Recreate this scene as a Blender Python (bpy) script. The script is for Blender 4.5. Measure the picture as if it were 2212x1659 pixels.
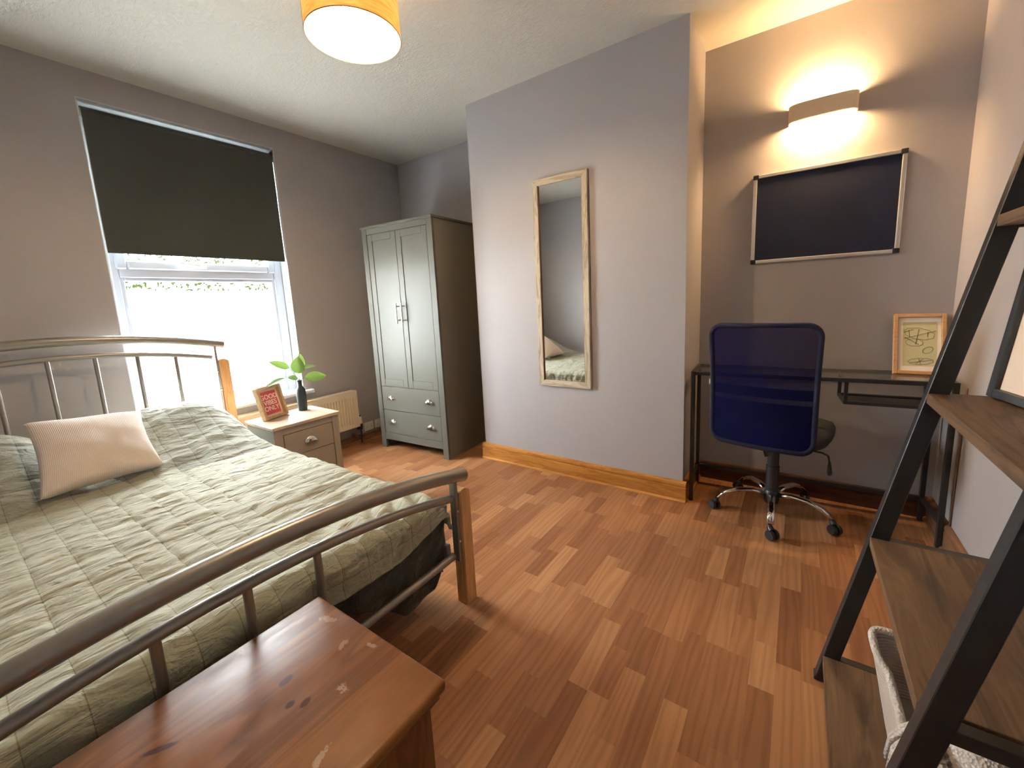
import bpy, bmesh, math, random
from mathutils import Vector, Matrix, Euler, noise
random.seed(7)
S = bpy.context.scene
for o in list(bpy.data.objects): bpy.data.objects.remove(o)
COL = S.collection
PI = math.pi

# ---------------------------------------------------------------- camera
YAW, PITCH, ROLL, FPX = 0.60808, 0.15198, -0.04779, 881.7
CAM = Vector((3.14966, -2.28238, 1.15605))
fw = Vector((-math.sin(YAW)*math.cos(PITCH), math.cos(YAW)*math.cos(PITCH), -math.sin(PITCH)))
rt = Vector((math.cos(YAW), math.sin(YAW), 0)); up = rt.cross(fw)
r2 = rt*math.cos(ROLL)+up*math.sin(ROLL); u2 = -rt*math.sin(ROLL)+up*math.cos(ROLL)
cam_d = bpy.data.cameras.new('camera'); cam = bpy.data.objects.new('camera', cam_d); COL.objects.link(cam)
M = Matrix((r2, u2, -fw)).transposed().to_4x4(); M.translation = CAM; cam.matrix_world = M
cam_d.sensor_fit = 'HORIZONTAL'; cam_d.sensor_width = 36; cam_d.lens = 36*FPX/2212
cam_d.shift_x = -7.5/2212; cam_d.shift_y = -43.6/2212; cam_d.clip_start = 0.01
S.camera = cam
# ---------------------------------------------------------------- world, exposure
w = bpy.data.worlds.new('overcast_sky'); S.world = w; w.use_nodes = True
nt = w.node_tree; bg = nt.nodes['Background']
tc = nt.nodes.new('ShaderNodeTexCoord'); sp = nt.nodes.new('ShaderNodeSeparateXYZ'); rp = nt.nodes.new('ShaderNodeValToRGB')
nt.links.new(tc.outputs['Generated'], sp.inputs[0]); nt.links.new(sp.outputs['Z'], rp.inputs[0]); nt.links.new(rp.outputs[0], bg.inputs[0])
rp.color_ramp.elements[0].position = 0.0; rp.color_ramp.elements[0].color = (0.95, 0.95, 0.96, 1)
rp.color_ramp.elements[1].position = 1.0; rp.color_ramp.elements[1].color = (0.80, 0.88, 1.0, 1)
bg.inputs[1].default_value = 60.0
S.view_settings.view_transform = 'Standard'; S.view_settings.look = 'None'
S.view_settings.gamma = 1; S.view_settings.use_curve_mapping = False
S.view_settings.exposure = 1.27
# window portal so that the sky light is sampled through the opening
pl = bpy.data.lights.new('window_portal', 'AREA'); pl.shape = 'RECTANGLE'; pl.size = 1.75; pl.size_y = 1.0
pl.cycles.is_portal = True
po = bpy.data.objects.new('window_portal', pl); COL.objects.link(po); po.location = (-0.25, -1.15, 1.43)
po.rotation_euler = (0, -PI/2, 0)
WARM = (1.0, 0.63, 0.29)
CEIL_W, CEIL_R = 13.0, 0.035
SCONCE_E = 250.0

# ---------------------------------------------------------------- room size
H = 2.463; BX0, BX1 = 1.255, 2.662; DR, DL = 0.395, 0.468; RX = 3.733; SY = -2.84
WY0, WY1, WZ0, WZ1 = -1.646, -0.660, 0.550, 2.317

# ================================================================= materials
def mat(name, col, rough=0.6, metal=0.0, spec=0.5, **k):
    m = bpy.data.materials.new(name); m.use_nodes = True
    b = m.node_tree.nodes['Principled BSDF']
    b.inputs['Base Color'].default_value = (*col, 1); b.inputs['Roughness'].default_value = rough
    b.inputs['Metallic'].default_value = metal; b.inputs['Specular IOR Level'].default_value = spec
    for kk, v in k.items(): b.inputs[kk.replace('_', ' ')].default_value = v
    return m
def srgb(r, g, b):
    f = lambda c: (c/255/12.92) if c/255 <= 0.04045 else ((c/255+0.055)/1.055)**2.4
    return (f(r), f(g), f(b))
class NT:
    def __init__(s, m): s.m = m; s.t = m.node_tree; s.b = s.t.nodes['Principled BSDF']
    def n(s, ty, **k):
        x = s.t.nodes.new('ShaderNode'+ty)
        for a, v in k.items():
            if a.startswith('i_'): x.inputs[a[2:].replace('_', ' ')].default_value = v
            else: setattr(x, a, v)
        return x
    def l(s, a, b): s.t.links.new(a, b)
    def coord(s, kind='Object', scale=(1, 1, 1), rot=(0, 0, 0)):
        if kind == 'World': c = s.n('NewGeometry').outputs['Position']
        else: c = s.n('TexCoord').outputs[kind]
        mp = s.n('Mapping'); mp.inputs['Scale'].default_value = scale; mp.inputs['Rotation'].default_value = rot
        s.l(c, mp.inputs[0]); return mp.outputs[0]
    def noise(s, vec, scale=5, detail=3, rough=0.5, dist=0.0):
        x = s.n('TexNoise'); x.inputs['Scale'].default_value = scale; x.inputs['Detail'].default_value = detail
        x.inputs['Roughness'].default_value = rough; x.inputs['Distortion'].default_value = dist
        s.l(vec, x.inputs['Vector']); return x.outputs['Fac']
    def ramp(s, fac, stops):
        x = s.n('ValToRGB'); e = x.color_ramp.elements
        while len(e) < len(stops): e.new(0.5)
        for i, (p, c) in enumerate(stops): e[i].position = p; e[i].color = (*c, 1) if len(c) == 3 else c
        s.l(fac, x.inputs[0]); return x.outputs[0]
    def mix(s, fac, a, b, mode='MIX'):
        x = s.n('Mix', data_type='RGBA', blend_type=mode)
        for i, v in ((0, fac), (6, a), (7, b)):
            if hasattr(v, 'links') or hasattr(v, 'is_linked'): s.l(v, x.inputs[i])
            elif i == 0: x.inputs[0].default_value = v
            else: x.inputs[i].default_value = (*v, 1)
        return x.outputs[2]
    def math(s, op, a, b=0.0):
        x = s.n('Math', operation=op)
        for i, v in enumerate((a, b)):
            if hasattr(v, 'is_linked'): s.l(v, x.inputs[i])
            else: x.inputs[i].default_value = v
        return x.outputs[0]
    def bump(s, h, strength=0.3, dist=0.001, prev=None):
        x = s.n('Bump'); x.inputs['Strength'].default_value = strength; x.inputs['Distance'].default_value = dist
        s.l(h, x.inputs['Height'])
        if prev: s.l(prev, x.inputs['Normal'])
        return x.outputs[0]
    def base(s, c): s.l(c, s.b.inputs['Base Color'])
    def nrm(s, c): s.l(c, s.b.inputs['Normal'])

def wall_mat(name, col, bump=0.25):
    m = mat(name, col, 0.5, spec=0.32); t = NT(m); v = t.coord('World')
    n1 = t.noise(v, 2.2, 4); n2 = t.noise(v, 60, 3, 0.6); n3 = t.noise(v, 9, 3)
    t.base(t.mix(1.0, col, t.ramp(n1, [(0.3, (0.95, 0.95, 0.95)), (0.7, (1, 1, 1))]), 'MULTIPLY'))
    t.nrm(t.bump(n2, bump, 0.0016, t.bump(n3, 0.35, 0.006))); return m
M_wall = wall_mat('grey_wall_paint', srgb(172, 167, 168))
M_ceil = wall_mat('ceiling_paint', srgb(202, 196, 185), 0.2)
t = NT(M_ceil); nz = t.noise(t.coord('World', (1, 2.2, 1)), 38, 4, 0.7)
t.nrm(t.bump(t.ramp(nz, [(0.45, (0, 0, 0)), (0.62, (1, 1, 1))]), 0.55, 0.003))
M_reveal = mat('white_reveal_paint', srgb(200, 204, 208), 0.5)
M_upvc = mat('white_plastic_window', srgb(186, 192, 206), 0.28)
M_gasket = mat('dark_gasket', (0.03, 0.03, 0.035), 0.6)

def plank_mat():
    m = mat('laminate_plank', (0.3, 0.15, 0.07), 0.42, spec=0.24); t = NT(m)
    at = t.n('Attribute', attribute_name='tone', attribute_type='GEOMETRY').outputs['Fac']
    g = t.n('NewGeometry').outputs['Position']
    off = t.n('CombineXYZ'); t.l(t.math('MULTIPLY', at, 37.7), off.inputs[0]); t.l(t.math('MULTIPLY', at, 91.3), off.inputs[1])
    vv = t.n('VectorMath', operation='ADD'); t.l(g, vv.inputs[0]); t.l(off.outputs[0], vv.inputs[1])
    mp = t.n('Mapping'); mp.inputs['Scale'].default_value = (9, 0.9, 1); t.l(vv.outputs[0], mp.inputs[0])
    fine = t.n('Mapping'); fine.inputs['Scale'].default_value = (160, 5, 1); t.l(vv.outputs[0], fine.inputs[0])
    wv = t.n('TexWave', wave_type='BANDS', bands_direction='X'); wv.inputs['Scale'].default_value = 1.3
    wv.inputs['Distortion'].default_value = 14; wv.inputs['Detail'].default_value = 2.5; wv.inputs['Detail Scale'].default_value = 1.1
    t.l(mp.outputs[0], wv.inputs['Vector'])
    base = t.ramp(at, [(0.0, srgb(138, 91, 59)), (0.3, srgb(148, 100, 66)), (0.6, srgb(160, 111, 74)), (1.0, srgb(178, 130, 90))])
    c = t.mix(1.0, base, t.ramp(wv.outputs['Fac'], [(0.0, (0.86, 0.83, 0.80)), (0.6, (1.0, 1.0, 1.0)), (1.0, (1.05, 1.04, 1.02))]), 'MULTIPLY')
    nf = t.noise(fine.outputs[0], 1.0, 3, 0.6)
    c = t.mix(1.0, c, t.ramp(nf, [(0.3, (0.91, 0.90, 0.89)), (0.7, (1.04, 1.03, 1.02))]), 'MULTIPLY')
    t.base(c); t.nrm(t.bump(t.noise(g, 180, 2), 0.12, 0.0006))
    t.l(t.ramp(t.noise(g, 3, 3), [(0.3, (0.36,)*3), (0.7, (0.48,)*3)]), t.b.inputs['Roughness'])
    return m
M_plank = plank_mat()
M_sub = mat('floor_underlay', srgb(96, 62, 42), 0.8)

def wood_mat(name, dark, light, sc=1.0, rough=0.45, axis=0, dist=6.0, kind='Object', fine=0.85, spec=0.45, wl=2.0):
    """grain running along axis (0 x, 1 y, 2 z)"""
    m = mat(name, light, rough, spec=spec); t = NT(m)
    s1 = [14*sc]*3; s1[axis] = 1.6*sc; s2 = [240*sc]*3; s2[axis] = 9*sc
    v = t.coord(kind, tuple(s1)); v2 = t.coord(kind, tuple(s2))
    wv = t.n('TexNoise'); wv.inputs['Scale'].default_value = wl; wv.inputs['Detail'].default_value = 5; wv.inputs['Distortion'].default_value = dist*0.25
    t.l(v, wv.inputs['Vector'])
    band = t.math('PINGPONG', t.math('MULTIPLY', wv.outputs['Fac'], 7.0), 1.0)
    n2 = t.noise(v2, 1.0, 3, 0.6)
    mid = tuple((a+b)/2 for a, b in zip(dark, light))
    c = t.ramp(band, [(0.0, mid), (0.5, light), (1.0, dark)])
    c = t.mix(0.5, c, t.ramp(wv.outputs['Fac'], [(0.3, dark), (0.7, light)]))
    c = t.mix(1.0, c, t.ramp(n2, [(0.3, (fine,)*3), (0.7, (1.05,)*3)]), 'MULTIPLY')
    t.base(c); t.nrm(t.bump(n2, 0.2, 0.0006)); m['c'] = 1
    return m
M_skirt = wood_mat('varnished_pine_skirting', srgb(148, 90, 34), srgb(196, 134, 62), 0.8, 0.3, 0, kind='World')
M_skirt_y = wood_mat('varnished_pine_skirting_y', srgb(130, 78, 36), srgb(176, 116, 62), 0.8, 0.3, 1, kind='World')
M_skirt_dark = wood_mat('shade_darkened_skirting', srgb(56, 32, 18), srgb(96, 58, 34), 0.8, 0.4, 0, kind='World')  # pine darkened: the shade in the alcoves is put into its colour
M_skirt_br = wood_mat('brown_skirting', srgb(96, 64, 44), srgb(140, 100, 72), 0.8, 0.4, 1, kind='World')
M_beech = wood_mat('beech_post', srgb(186, 132, 78), srgb(222, 172, 116), 0.7, 0.4, 2)
M_shelf = wood_mat('rustic_oak_shelf', srgb(66, 47, 31), srgb(118, 88, 60), 0.55, 0.55, 1, dist=9, wl=1.6)
M_pine_side = wood_mat('chest_side_pine', srgb(92, 52, 26), srgb(140, 86, 46), 0.6, 0.4, 2)
M_mirror_frame = wood_mat('weathered_mirror_frame', srgb(142, 126, 104), srgb(206, 192, 168), 1.3, 0.7, 2, dist=3)
M_mirror_frame_h = wood_mat('weathered_mirror_frame_h', srgb(142, 126, 104), srgb(206, 192, 168), 1.3, 0.7, 0, dist=3)
M_oakf = wood_mat('light_oak_frame', srgb(176, 138, 96), srgb(208, 172, 128), 1.5, 0.5, 1)
M_oakf2 = wood_mat('light_oak_frame_desk', srgb(170, 126, 84), srgb(200, 156, 112), 1.5, 0.5, 0)
M_veneer = None
M_grey = mat('grey_painted_board', srgb(94, 92, 83), 0.45, spec=0.25)
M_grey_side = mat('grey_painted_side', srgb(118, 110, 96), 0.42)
M_nstop = wood_mat('pale_nightstand_top', srgb(188, 164, 140), srgb(206, 184, 160), 0.8, 0.25, 1, dist=2, fine=0.95)
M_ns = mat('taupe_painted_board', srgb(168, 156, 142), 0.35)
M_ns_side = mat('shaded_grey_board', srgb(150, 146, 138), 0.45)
M_gap = mat('dark_gap', (0.02, 0.016, 0.012), 0.9)
M_hard = mat('brown_hardboard', srgb(120, 84, 60), 0.7)
M_chrome = mat('chrome', (0.82, 0.82, 0.82), 0.09, 1.0)
M_nickel = mat('brushed_nickel', (0.62, 0.60, 0.57), 0.28, 1.0)
M_silver = mat('silver_painted_tube', srgb(150, 144, 138), 0.34, 0.55)
M_black = mat('black_powder_coat', (0.022, 0.020, 0.019), 0.42)
t = NT(M_black); t.nrm(t.bump(t.noise(t.coord('World'), 500, 2), 0.15, 0.0005))
M_plblack = mat('black_plastic', (0.018, 0.018, 0.02), 0.35)
M_alu = mat('aluminium_trim', (0.78, 0.76, 0.72), 0.32, 0.85)
M_navy = mat('navy_felt', srgb(32, 38, 62), 0.85, spec=0.3)
t = NT(M_navy); v = t.coord('World'); t.base(t.mix(1.0, srgb(28, 34, 60), t.ramp(t.noise(v, 400, 2, 0.7), [(0.3, (0.8,)*3), (0.7, (1.15,)*3)]), 'MULTIPLY')); t.nrm(t.bump(t.noise(v, 600, 2), 0.5, 0.001))
M_rad = mat('cream_radiator_enamel', srgb(228, 214, 186), 0.3)
M_white = mat('white_plastic', srgb(226, 222, 214), 0.35)
M_paper = mat('white_mat_board', srgb(232, 222, 210), 0.8)
M_pinkpaper = mat('cream_mat_board', srgb(232, 208, 186), 0.8)
M_red = mat('dusty_red_print', srgb(190, 76, 84), 0.7)
M_letter = mat('white_lettering', srgb(244, 232, 222), 0.7)
M_art = mat('sage_print_paper', srgb(196, 190, 150), 0.75)
M_ink = mat('dark_ink', srgb(70, 62, 42), 0.7)
M_mirror = mat('mirror_glass', (0.86, 0.88, 0.88), 0.02, 1.0)
M_bottle = mat('matt_slate_ceramic', srgb(44, 54, 60), 0.55)
M_copper = mat('dull_pipe', srgb(150, 120, 96), 0.4, 0.6)

def glass(name, tint, fres=1.45, rough=0.0):
    m = bpy.data.materials.new(name); m.use_nodes = True; t = m.node_tree
    t.nodes.remove(t.nodes['Principled BSDF']); out = t.nodes['Material Output']
    tr = t.nodes.new('ShaderNodeBsdfTransparent'); tr.inputs[0].default_value = (*tint, 1)
    gl = t.nodes.new('ShaderNodeBsdfGlossy'); gl.inputs['Roughness'].default_value = rough
    lw = t.nodes.new('ShaderNodeLayerWeight'); pw = t.nodes.new('ShaderNodeMath'); pw.operation = 'POWER'; pw.inputs[1].default_value = 5.0
    t.links.new(lw.outputs['Facing'], pw.inputs[0]); fr = t.nodes.new('ShaderNodeMath'); fr.operation = 'MULTIPLY_ADD'
    t.links.new(pw.outputs[0], fr.inputs[0]); fr.inputs[1].default_value = 0.9; fr.inputs[2].default_value = 0.04 if fres < 1.55 else 0.06
    mx = t.nodes.new('ShaderNodeMixShader'); t.links.new(fr.outputs[0], mx.inputs[0])
    t.links.new(tr.outputs[0], mx.inputs[1]); t.links.new(gl.outputs[0], mx.inputs[2]); t.links.new(mx.outputs[0], out.inputs[0])
    return m
M_glass = glass('window_glass', (0.97, 0.99, 0.98))
M_deskglass = glass('desk_glass', (0.93, 0.95, 0.94), 1.5)
M_smoke = glass('smoked_glass', (0.45, 0.46, 0.42), 1.6)
def mixmat(name, a, b, fac):
    """a, b: (node type, colour)"""
    m = bpy.data.materials.new(name); m.use_nodes = True; t = m.node_tree
    t.nodes.remove(t.nodes['Principled BSDF']); out = t.nodes['Material Output']; L = []
    for ty, c in (a, b):
        x = t.nodes.new('ShaderNodeBsdf'+ty); x.inputs['Color'].default_value = (*c, 1); L.append(x)
    mx = t.nodes.new('ShaderNodeMixShader'); mx.inputs[0].default_value = fac
    t.links.new(L[0].outputs[0], mx.inputs[1]); t.links.new(L[1].outputs[0], mx.inputs[2]); t.links.new(mx.outputs[0], out.inputs[0])
    return m
M_frost = mixmat('frosted_film', ('Translucent', (0.95, 0.96, 0.97)), ('Transparent', (0.95, 0.97, 0.98)), 0.35)
M_bluemesh = mixmat('blue_chair_mesh', ('Diffuse', srgb(17, 20, 66)), ('Transparent', (0.75, 0.75, 0.82)), 0.50)
M_bluefab = mat('blue_chair_fabric', srgb(10, 12, 42), 0.85)
M_leaf = mat('striped_leaf', srgb(70, 100, 60), 0.45)
t = NT(M_leaf); uv = t.n('TexCoord').outputs['UV']; sx = t.n('SeparateXYZ'); t.l(uv, sx.inputs[0])
ab = t.math('ABSOLUTE', t.math('SUBTRACT', sx.outputs[0], 0.5))
ph = t.math('SUBTRACT', t.math('MULTIPLY', sx.outputs[1], 11.0), t.math('MULTIPLY', ab, 8.0))
st = t.math('PINGPONG', ph, 0.5)
t.base(t.mix(t.ramp(st, [(0.22, (0, 0, 0)), (0.36, (1, 1, 1))]), srgb(26, 48, 24), srgb(104, 128, 76)))
t.b.inputs['Subsurface Weight'].default_value = 0.0
t.b.inputs['Transmission Weight'].default_value = 0.0
trl = t.n('BsdfTranslucent'); trl.inputs[0].default_value = (*srgb(84, 104, 44), 1)
mx = t.n('MixShader'); mx.inputs[0].default_value = 0.30; out = t.t.nodes['Material Output']
t.l(t.b.outputs[0], mx.inputs[1]); t.l(trl.outputs[0], mx.inputs[2]); t.l(mx.outputs[0], out.inputs[0])
M_stem = mat('green_stem', srgb(66, 92, 48), 0.5)
M_hedge = mixmat('hedge_leaf', ('Diffuse', (0.006, 0.008, 0.003)), ('Translucent', (0.006, 0.009, 0.002)), 0.4)
M_ground = mat('garden_ground', srgb(120, 118, 100), 0.9)
M_blind = mat('charcoal_blackout_fabric', srgb(66, 68, 62), 0.8)
t = NT(M_blind); t.nrm(t.bump(t.noise(t.coord('World'), 700, 2), 0.4, 0.0006))

def fabric(name, col, stitch=None, cell=(0.13, 0.085), rough=0.75):
    m = mat(name, col, rough, spec=0.25, Sheen_Weight=0.25); t = NT(m)
    uv = t.n('TexCoord').outputs['UV']; sx = t.n('SeparateXYZ'); t.l(uv, sx.inputs[0])
    v = t.coord('World'); n = t.noise(v, 5, 4, 0.6)
    c = t.mix(1.0, col, t.ramp(n, [(0.3, (0.93, 0.93, 0.92)), (0.7, (1.04, 1.04, 1.03))]), 'MULTIPLY')
    mpv = t.coord('World', (26, 9, 14)); wr = t.noise(mpv, 1.0, 4, 0.6, 0.8); mpv2 = t.coord('World', (60, 24, 40)); wr2 = t.noise(mpv2, 1.0, 3, 0.6, 0.5)
    nr = t.bump(wr, 0.9, 0.020); nr = t.bump(wr2, 0.8, 0.006, nr); nr = t.bump(t.noise(v, 900, 2), 0.2, 0.0005, nr)
    if stitch:
        lines = None
        for i, s in enumerate(cell):
            p = t.math('PINGPONG', sx.outputs[i], s/2)
            q = t.n('MapRange', interpolation_type='SMOOTHSTEP'); t.l(p, q.inputs[0])
            q.inputs[1].default_value = 0.0; q.inputs[2].default_value = 0.0022; q.inputs[3].default_value = 1; q.inputs[4].default_value = 0
            lines = q.outputs[0] if lines is None else t.math('MAXIMUM', lines, q.outputs[0])
        c = t.mix(lines, c, stitch)
    t.base(c); t.nrm(nr); return m
M_quilt = fabric('sage_quilted_cotton', srgb(168, 165, 142), srgb(132, 124, 94))
M_pillow = fabric('sage_pillow_cotton', srgb(146, 143, 126), srgb(112, 106, 86), (0.17, 0.085))
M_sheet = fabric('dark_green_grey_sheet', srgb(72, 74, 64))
M_matt = mat('white_mattress', srgb(200, 196, 186), 0.8)
M_cush = mat('oatmeal_waffle_fabric', srgb(222, 204, 190), 0.9, spec=0.2, Sheen_Weight=0.3)
t = NT(M_cush); uv = t.n('TexCoord').outputs['UV']; sx = t.n('SeparateXYZ'); t.l(uv, sx.inputs[0])
a = t.math('PINGPONG', t.math('MULTIPLY', sx.outputs[0], 70), 0.5); b = t.math('PINGPONG', t.math('MULTIPLY', sx.outputs[1], 70), 0.5)
t.nrm(t.bump(t.math('ADD', a, t.math('MULTIPLY', b, 0.5)), 0.6, 0.003))
M_knit = mat('white_knitted_cotton', srgb(222, 212, 204), 0.9, spec=0.2)
t = NT(M_knit); v = t.coord('World', (1, 1, 1)); vo = t.n('TexVoronoi'); vo.inputs['Scale'].default_value = 190; t.l(v, vo.inputs['Vector'])
t.nrm(t.bump(vo.outputs['Distance'], 0.7, 0.004)); t.base(t.mix(1.0, srgb(226, 216, 208), t.ramp(vo.outputs['Distance'], [(0.0, (1, 1, 1)), (1.0, (0.82, 0.80, 0.78))]), 'MULTIPLY'))
M_rope = mat('woven_cotton_basket', srgb(214, 198, 184), 0.9, spec=0.2)
t = NT(M_rope); v = t.coord('World', (1, 1, 1)); wv = t.n('TexWave', bands_direction='Z'); wv.inputs['Scale'].default_value = 38; t.l(v, wv.inputs['Vector']); t.nrm(t.bump(wv.outputs['Fac'], 0.8, 0.004))
M_seat = mat('black_seat_fabric', (0.02, 0.021, 0.02), 0.8)

def chest_top_mat():
    m = wood_mat('worn_pine_chest_top', srgb(106, 62, 30), srgb(150, 97, 52), 0.42, 0.3, 1, kind='World', dist=3, fine=0.9, spec=0.2)
    t = NT(m); prev = t.b.inputs['Base Color'].links[0].from_socket
    pos = t.n('NewGeometry').outputs['Position']
    def spot(x, y, rx, ry, ang, c, prev, wob=0.25, amt=1.0):
        mp = t.n('Mapping', vector_type='TEXTURE'); mp.inputs['Location'].default_value = (x, y, 0.43); mp.inputs['Rotation'].default_value = (0, 0, ang)
        mp.inputs['Scale'].default_value = (rx, ry, 0.2); t.l(pos, mp.inputs[0])
        ln = t.n('VectorMath', operation='LENGTH'); t.l(mp.outputs[0], ln.inputs[0])
        nz = t.noise(pos, 60, 3, 0.7); d = t.math('ADD', ln.outputs['Value'], t.math('MULTIPLY', t.math('SUBTRACT', nz, 0.5), wob*4))
        q = t.n('MapRange', interpolation_type='SMOOTHSTEP'); t.l(d, q.inputs[0]); q.inputs[1].default_value = 0.6; q.inputs[2].default_value = 1.1
        q.inputs[3].default_value = amt; q.inputs[4].default_value = 0; return t.mix(q.outputs[0], prev, c)
    dk = srgb(70, 34, 18); wt = srgb(206, 180, 156)
    for x, y, rx, ry, an in [(2.342, -1.976, .010, .016, .2), (2.400, -1.997, .008, .010, 0), (2.421, -1.979, .008, .013, .3), (2.46, -2.35, .010, .015, 0), (2.25, -2.45, .008, .013, 0)]:
        prev = spot(x, y, rx, ry, an, dk, prev, 0.1, 0.85)
    prev = spot(2.287, -2.160, .007, .030, -0.55, srgb(64, 26, 14), prev, 0.06, 0.9)
    for x, y, rx, ry, an in [(2.456, -1.925, .020, .012, 0), (2.165, -1.842, .016, .014, 0), (2.19, -1.99, .02, .012, .5), (2.317, -1.80, .016, .009, 0), (2.538, -2.019, .01, .03, .4), (2.26, -1.84, .03, .012, .3), (2.42, -1.83, .02, .008, .3), (2.36, -1.86, .01, .02, .3)]:
        prev = spot(x, y, rx*0.7, ry*0.7, an, wt, prev, 0.9, 0.42)
    t.base(prev)
    sc = t.noise(t.coord('World', (40, 6, 1)), 1.0, 4, 0.7)
    t.l(t.ramp(sc, [(0.35, (0.30,)*3), (0.7, (0.48,)*3)]), t.b.inputs['Roughness'])
    return m
M_chest_top = chest_top_mat()

M_veneer = mat('wood_veneer_shade', srgb(226, 172, 104), 0.6)
t = NT(M_veneer); wv = t.noise(t.coord('Object', (3, 3, 22)), 2.5, 3, 0.5, 1.5)
vc = t.ramp(wv, [(0.3, srgb(206, 146, 80)), (0.7, srgb(236, 190, 126))]); t.base(vc)
trl = t.n('BsdfTranslucent'); t.l(vc, trl.inputs[0]); mx = t.n('MixShader'); mx.inputs[0].default_value = 0.09
t.l(t.b.outputs[0], mx.inputs[1]); t.l(trl.outputs[0], mx.inputs[2]); t.l(mx.outputs[0], t.t.nodes['Material Output'].inputs[0])
M_shadein = mixmat('white_shade_lining', ('Diffuse', srgb(250, 244, 226)), ('Translucent', srgb(250, 240, 214)), 0.5)
def emis(name, col, s):
    m = mat(name, col); b = m.node_tree.nodes['Principled BSDF']
    b.inputs['Emission Color'].default_value = (*col, 1); b.inputs['Emission Strength'].default_value = s; return m
M_bulb = emis('lit_bulb', (1.0, 0.80, 0.48), 12)
M_tube = emis('lit_halogen_tube', WARM, SCONCE_E)

# ================================================================= mesh helpers
def box(bm, a, b, bev=0.0, seg=1, M=None):
    a = Vector(a); b = Vector(b); lo = Vector(map(min, a, b)); hi = Vector(map(max, a, b))
    vs = [bm.verts.new((x, y, z)) for x in (lo.x, hi.x) for y in (lo.y, hi.y) for z in (lo.z, hi.z)]
    fs = [(0, 1, 3, 2), (4, 6, 7, 5), (0, 4, 5, 1), (2, 3, 7, 6), (0, 2, 6, 4), (1, 5, 7, 3)]
    F = [bm.faces.new([vs[i] for i in f]) for f in fs]
    geom = vs
    if bev > 0:
        es = list({e for f in F for e in f.edges})
        r = bmesh.ops.bevel(bm, geom=es, offset=bev, segments=seg, affect='EDGES', profile=0.5)
        geom = list({v for f in r['faces'] for v in f.verts} | {v for v in vs if v.is_valid})
    if M is not None:
        for v in geom: v.co = M @ v.co
    return geom
def rings(bm, pts, radii, n=12, cap=True, flat=None):
    """sweep a circle (or ellipse flat=(w,h)) along points"""
    pts = [Vector(p) for p in pts]
    if not hasattr(radii, '__len__'): radii = [radii]*len(pts)
    prev = None; R = []; nrm = None
    for i, p in enumerate(pts):
        d = (pts[min(i+1, len(pts)-1)]-pts[max(i-1, 0)]).normalized()
        if nrm is None:
            a = Vector((0, 0, 1)) if abs(d.z) < 0.9 else Vector((1, 0, 0)); nrm = (a-d*a.dot(d)).normalized()
        else: nrm = (nrm-d*nrm.dot(d)).normalized()
        bn = d.cross(nrm)
        fx, fy = flat if flat else (1, 1)
        R.append([bm.verts.new(p+(nrm*math.cos(2*PI*k/n)*fy+bn*math.sin(2*PI*k/n)*fx)*radii[i]) for k in range(n)])
    for i in range(len(R)-1):
        for k in range(n): bm.faces.new((R[i][k], R[i][(k+1) % n], R[i+1][(k+1) % n], R[i+1][k]))
    if cap: bm.faces.new(R[0][::-1]); bm.faces.new(R[-1])
def lathe(bm, prof, n=32, c=(0, 0, 0), cap=True, M=None):
    R = []
    for r, z in prof: R.append([bm.verts.new((c[0]+r*math.cos(2*PI*k/n), c[1]+r*math.sin(2*PI*k/n), c[2]+z)) for k in range(n)])
    for i in range(len(R)-1):
        for k in range(n): bm.faces.new((R[i][k], R[i][(k+1) % n], R[i+1][(k+1) % n], R[i+1][k]))
    if cap: bm.faces.new(R[0][::-1]); bm.faces.new(R[-1])
    if M is not None:
        for r in R:
            for v in r: v.co = M @ v.co
def prism(bm, poly, axis, a, b, M=None):
    """poly in the two other axes, extruded a..b along axis"""
    def P(u, v, w):
        q = [0, 0, 0]; o = [i for i in range(3) if i != axis]; q[o[0]] = u; q[o[1]] = v; q[axis] = w; return Vector(q)
    A = [bm.verts.new(P(u, v, a)) for u, v in poly]; B = [bm.verts.new(P(u, v, b)) for u, v in poly]
    n = len(poly)
    for i in range(n): bm.faces.new((A[i], A[(i+1) % n], B[(i+1) % n], B[i]))
    bm.faces.new(A[::-1]); bm.faces.new(B)
    if M is not None:
        for v in A+B: v.co = M @ v.co
def obj(name, bm, m, parent=None, smooth=False, world=None):
    """link bm as one mesh object; world: parent's world matrix, when bm is in world coordinates"""
    if world is not None: bmesh.ops.transform(bm, matrix=world.inverted(), verts=bm.verts)
    bmesh.ops.recalc_face_normals(bm, faces=bm.faces)
    me = bpy.data.meshes.new(name); bm.to_mesh(me); bm.free()
    if smooth is True:
        for p in me.polygons: p.use_smooth = True
    elif smooth:
        for p in me.polygons: p.use_smooth = True
        me.set_sharp_from_angle(angle=math.radians(smooth))
    if m: me.materials.append(m)
    o = bpy.data.objects.new(name, me); COL.objects.link(o); o.parent = parent
    return o
def thing(name, label, cat, loc=(0, 0, 0), rotz=0.0, group=None):
    o = bpy.data.objects.new(name, None); COL.objects.link(o); o.location = loc; o.rotation_euler = (0, 0, rotz)
    o.empty_display_size = 0.1; o['label'] = label; o['category'] = cat
    if group: o['group'] = group
    return o
def wm(loc, rotz=0.0): return Matrix.Translation(loc) @ Matrix.Rotation(rotz, 4, 'Z')
def tag(o, label, cat, group=None):
    o['label'] = label; o['category'] = cat
    if group: o['group'] = group
    return o
def struct(name, bm, m, parent=None, **k):
    o = obj(name, bm, m, parent, **k)
    if parent is None: o['kind'] = 'structure'
    return o
def NB(): return bmesh.new()
def setorigin(o, loc):
    """move a mesh's origin to loc (world, unparented)"""
    loc = Vector(loc); o.data.transform(Matrix.Translation(-loc)); o.location = loc; return o

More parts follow.
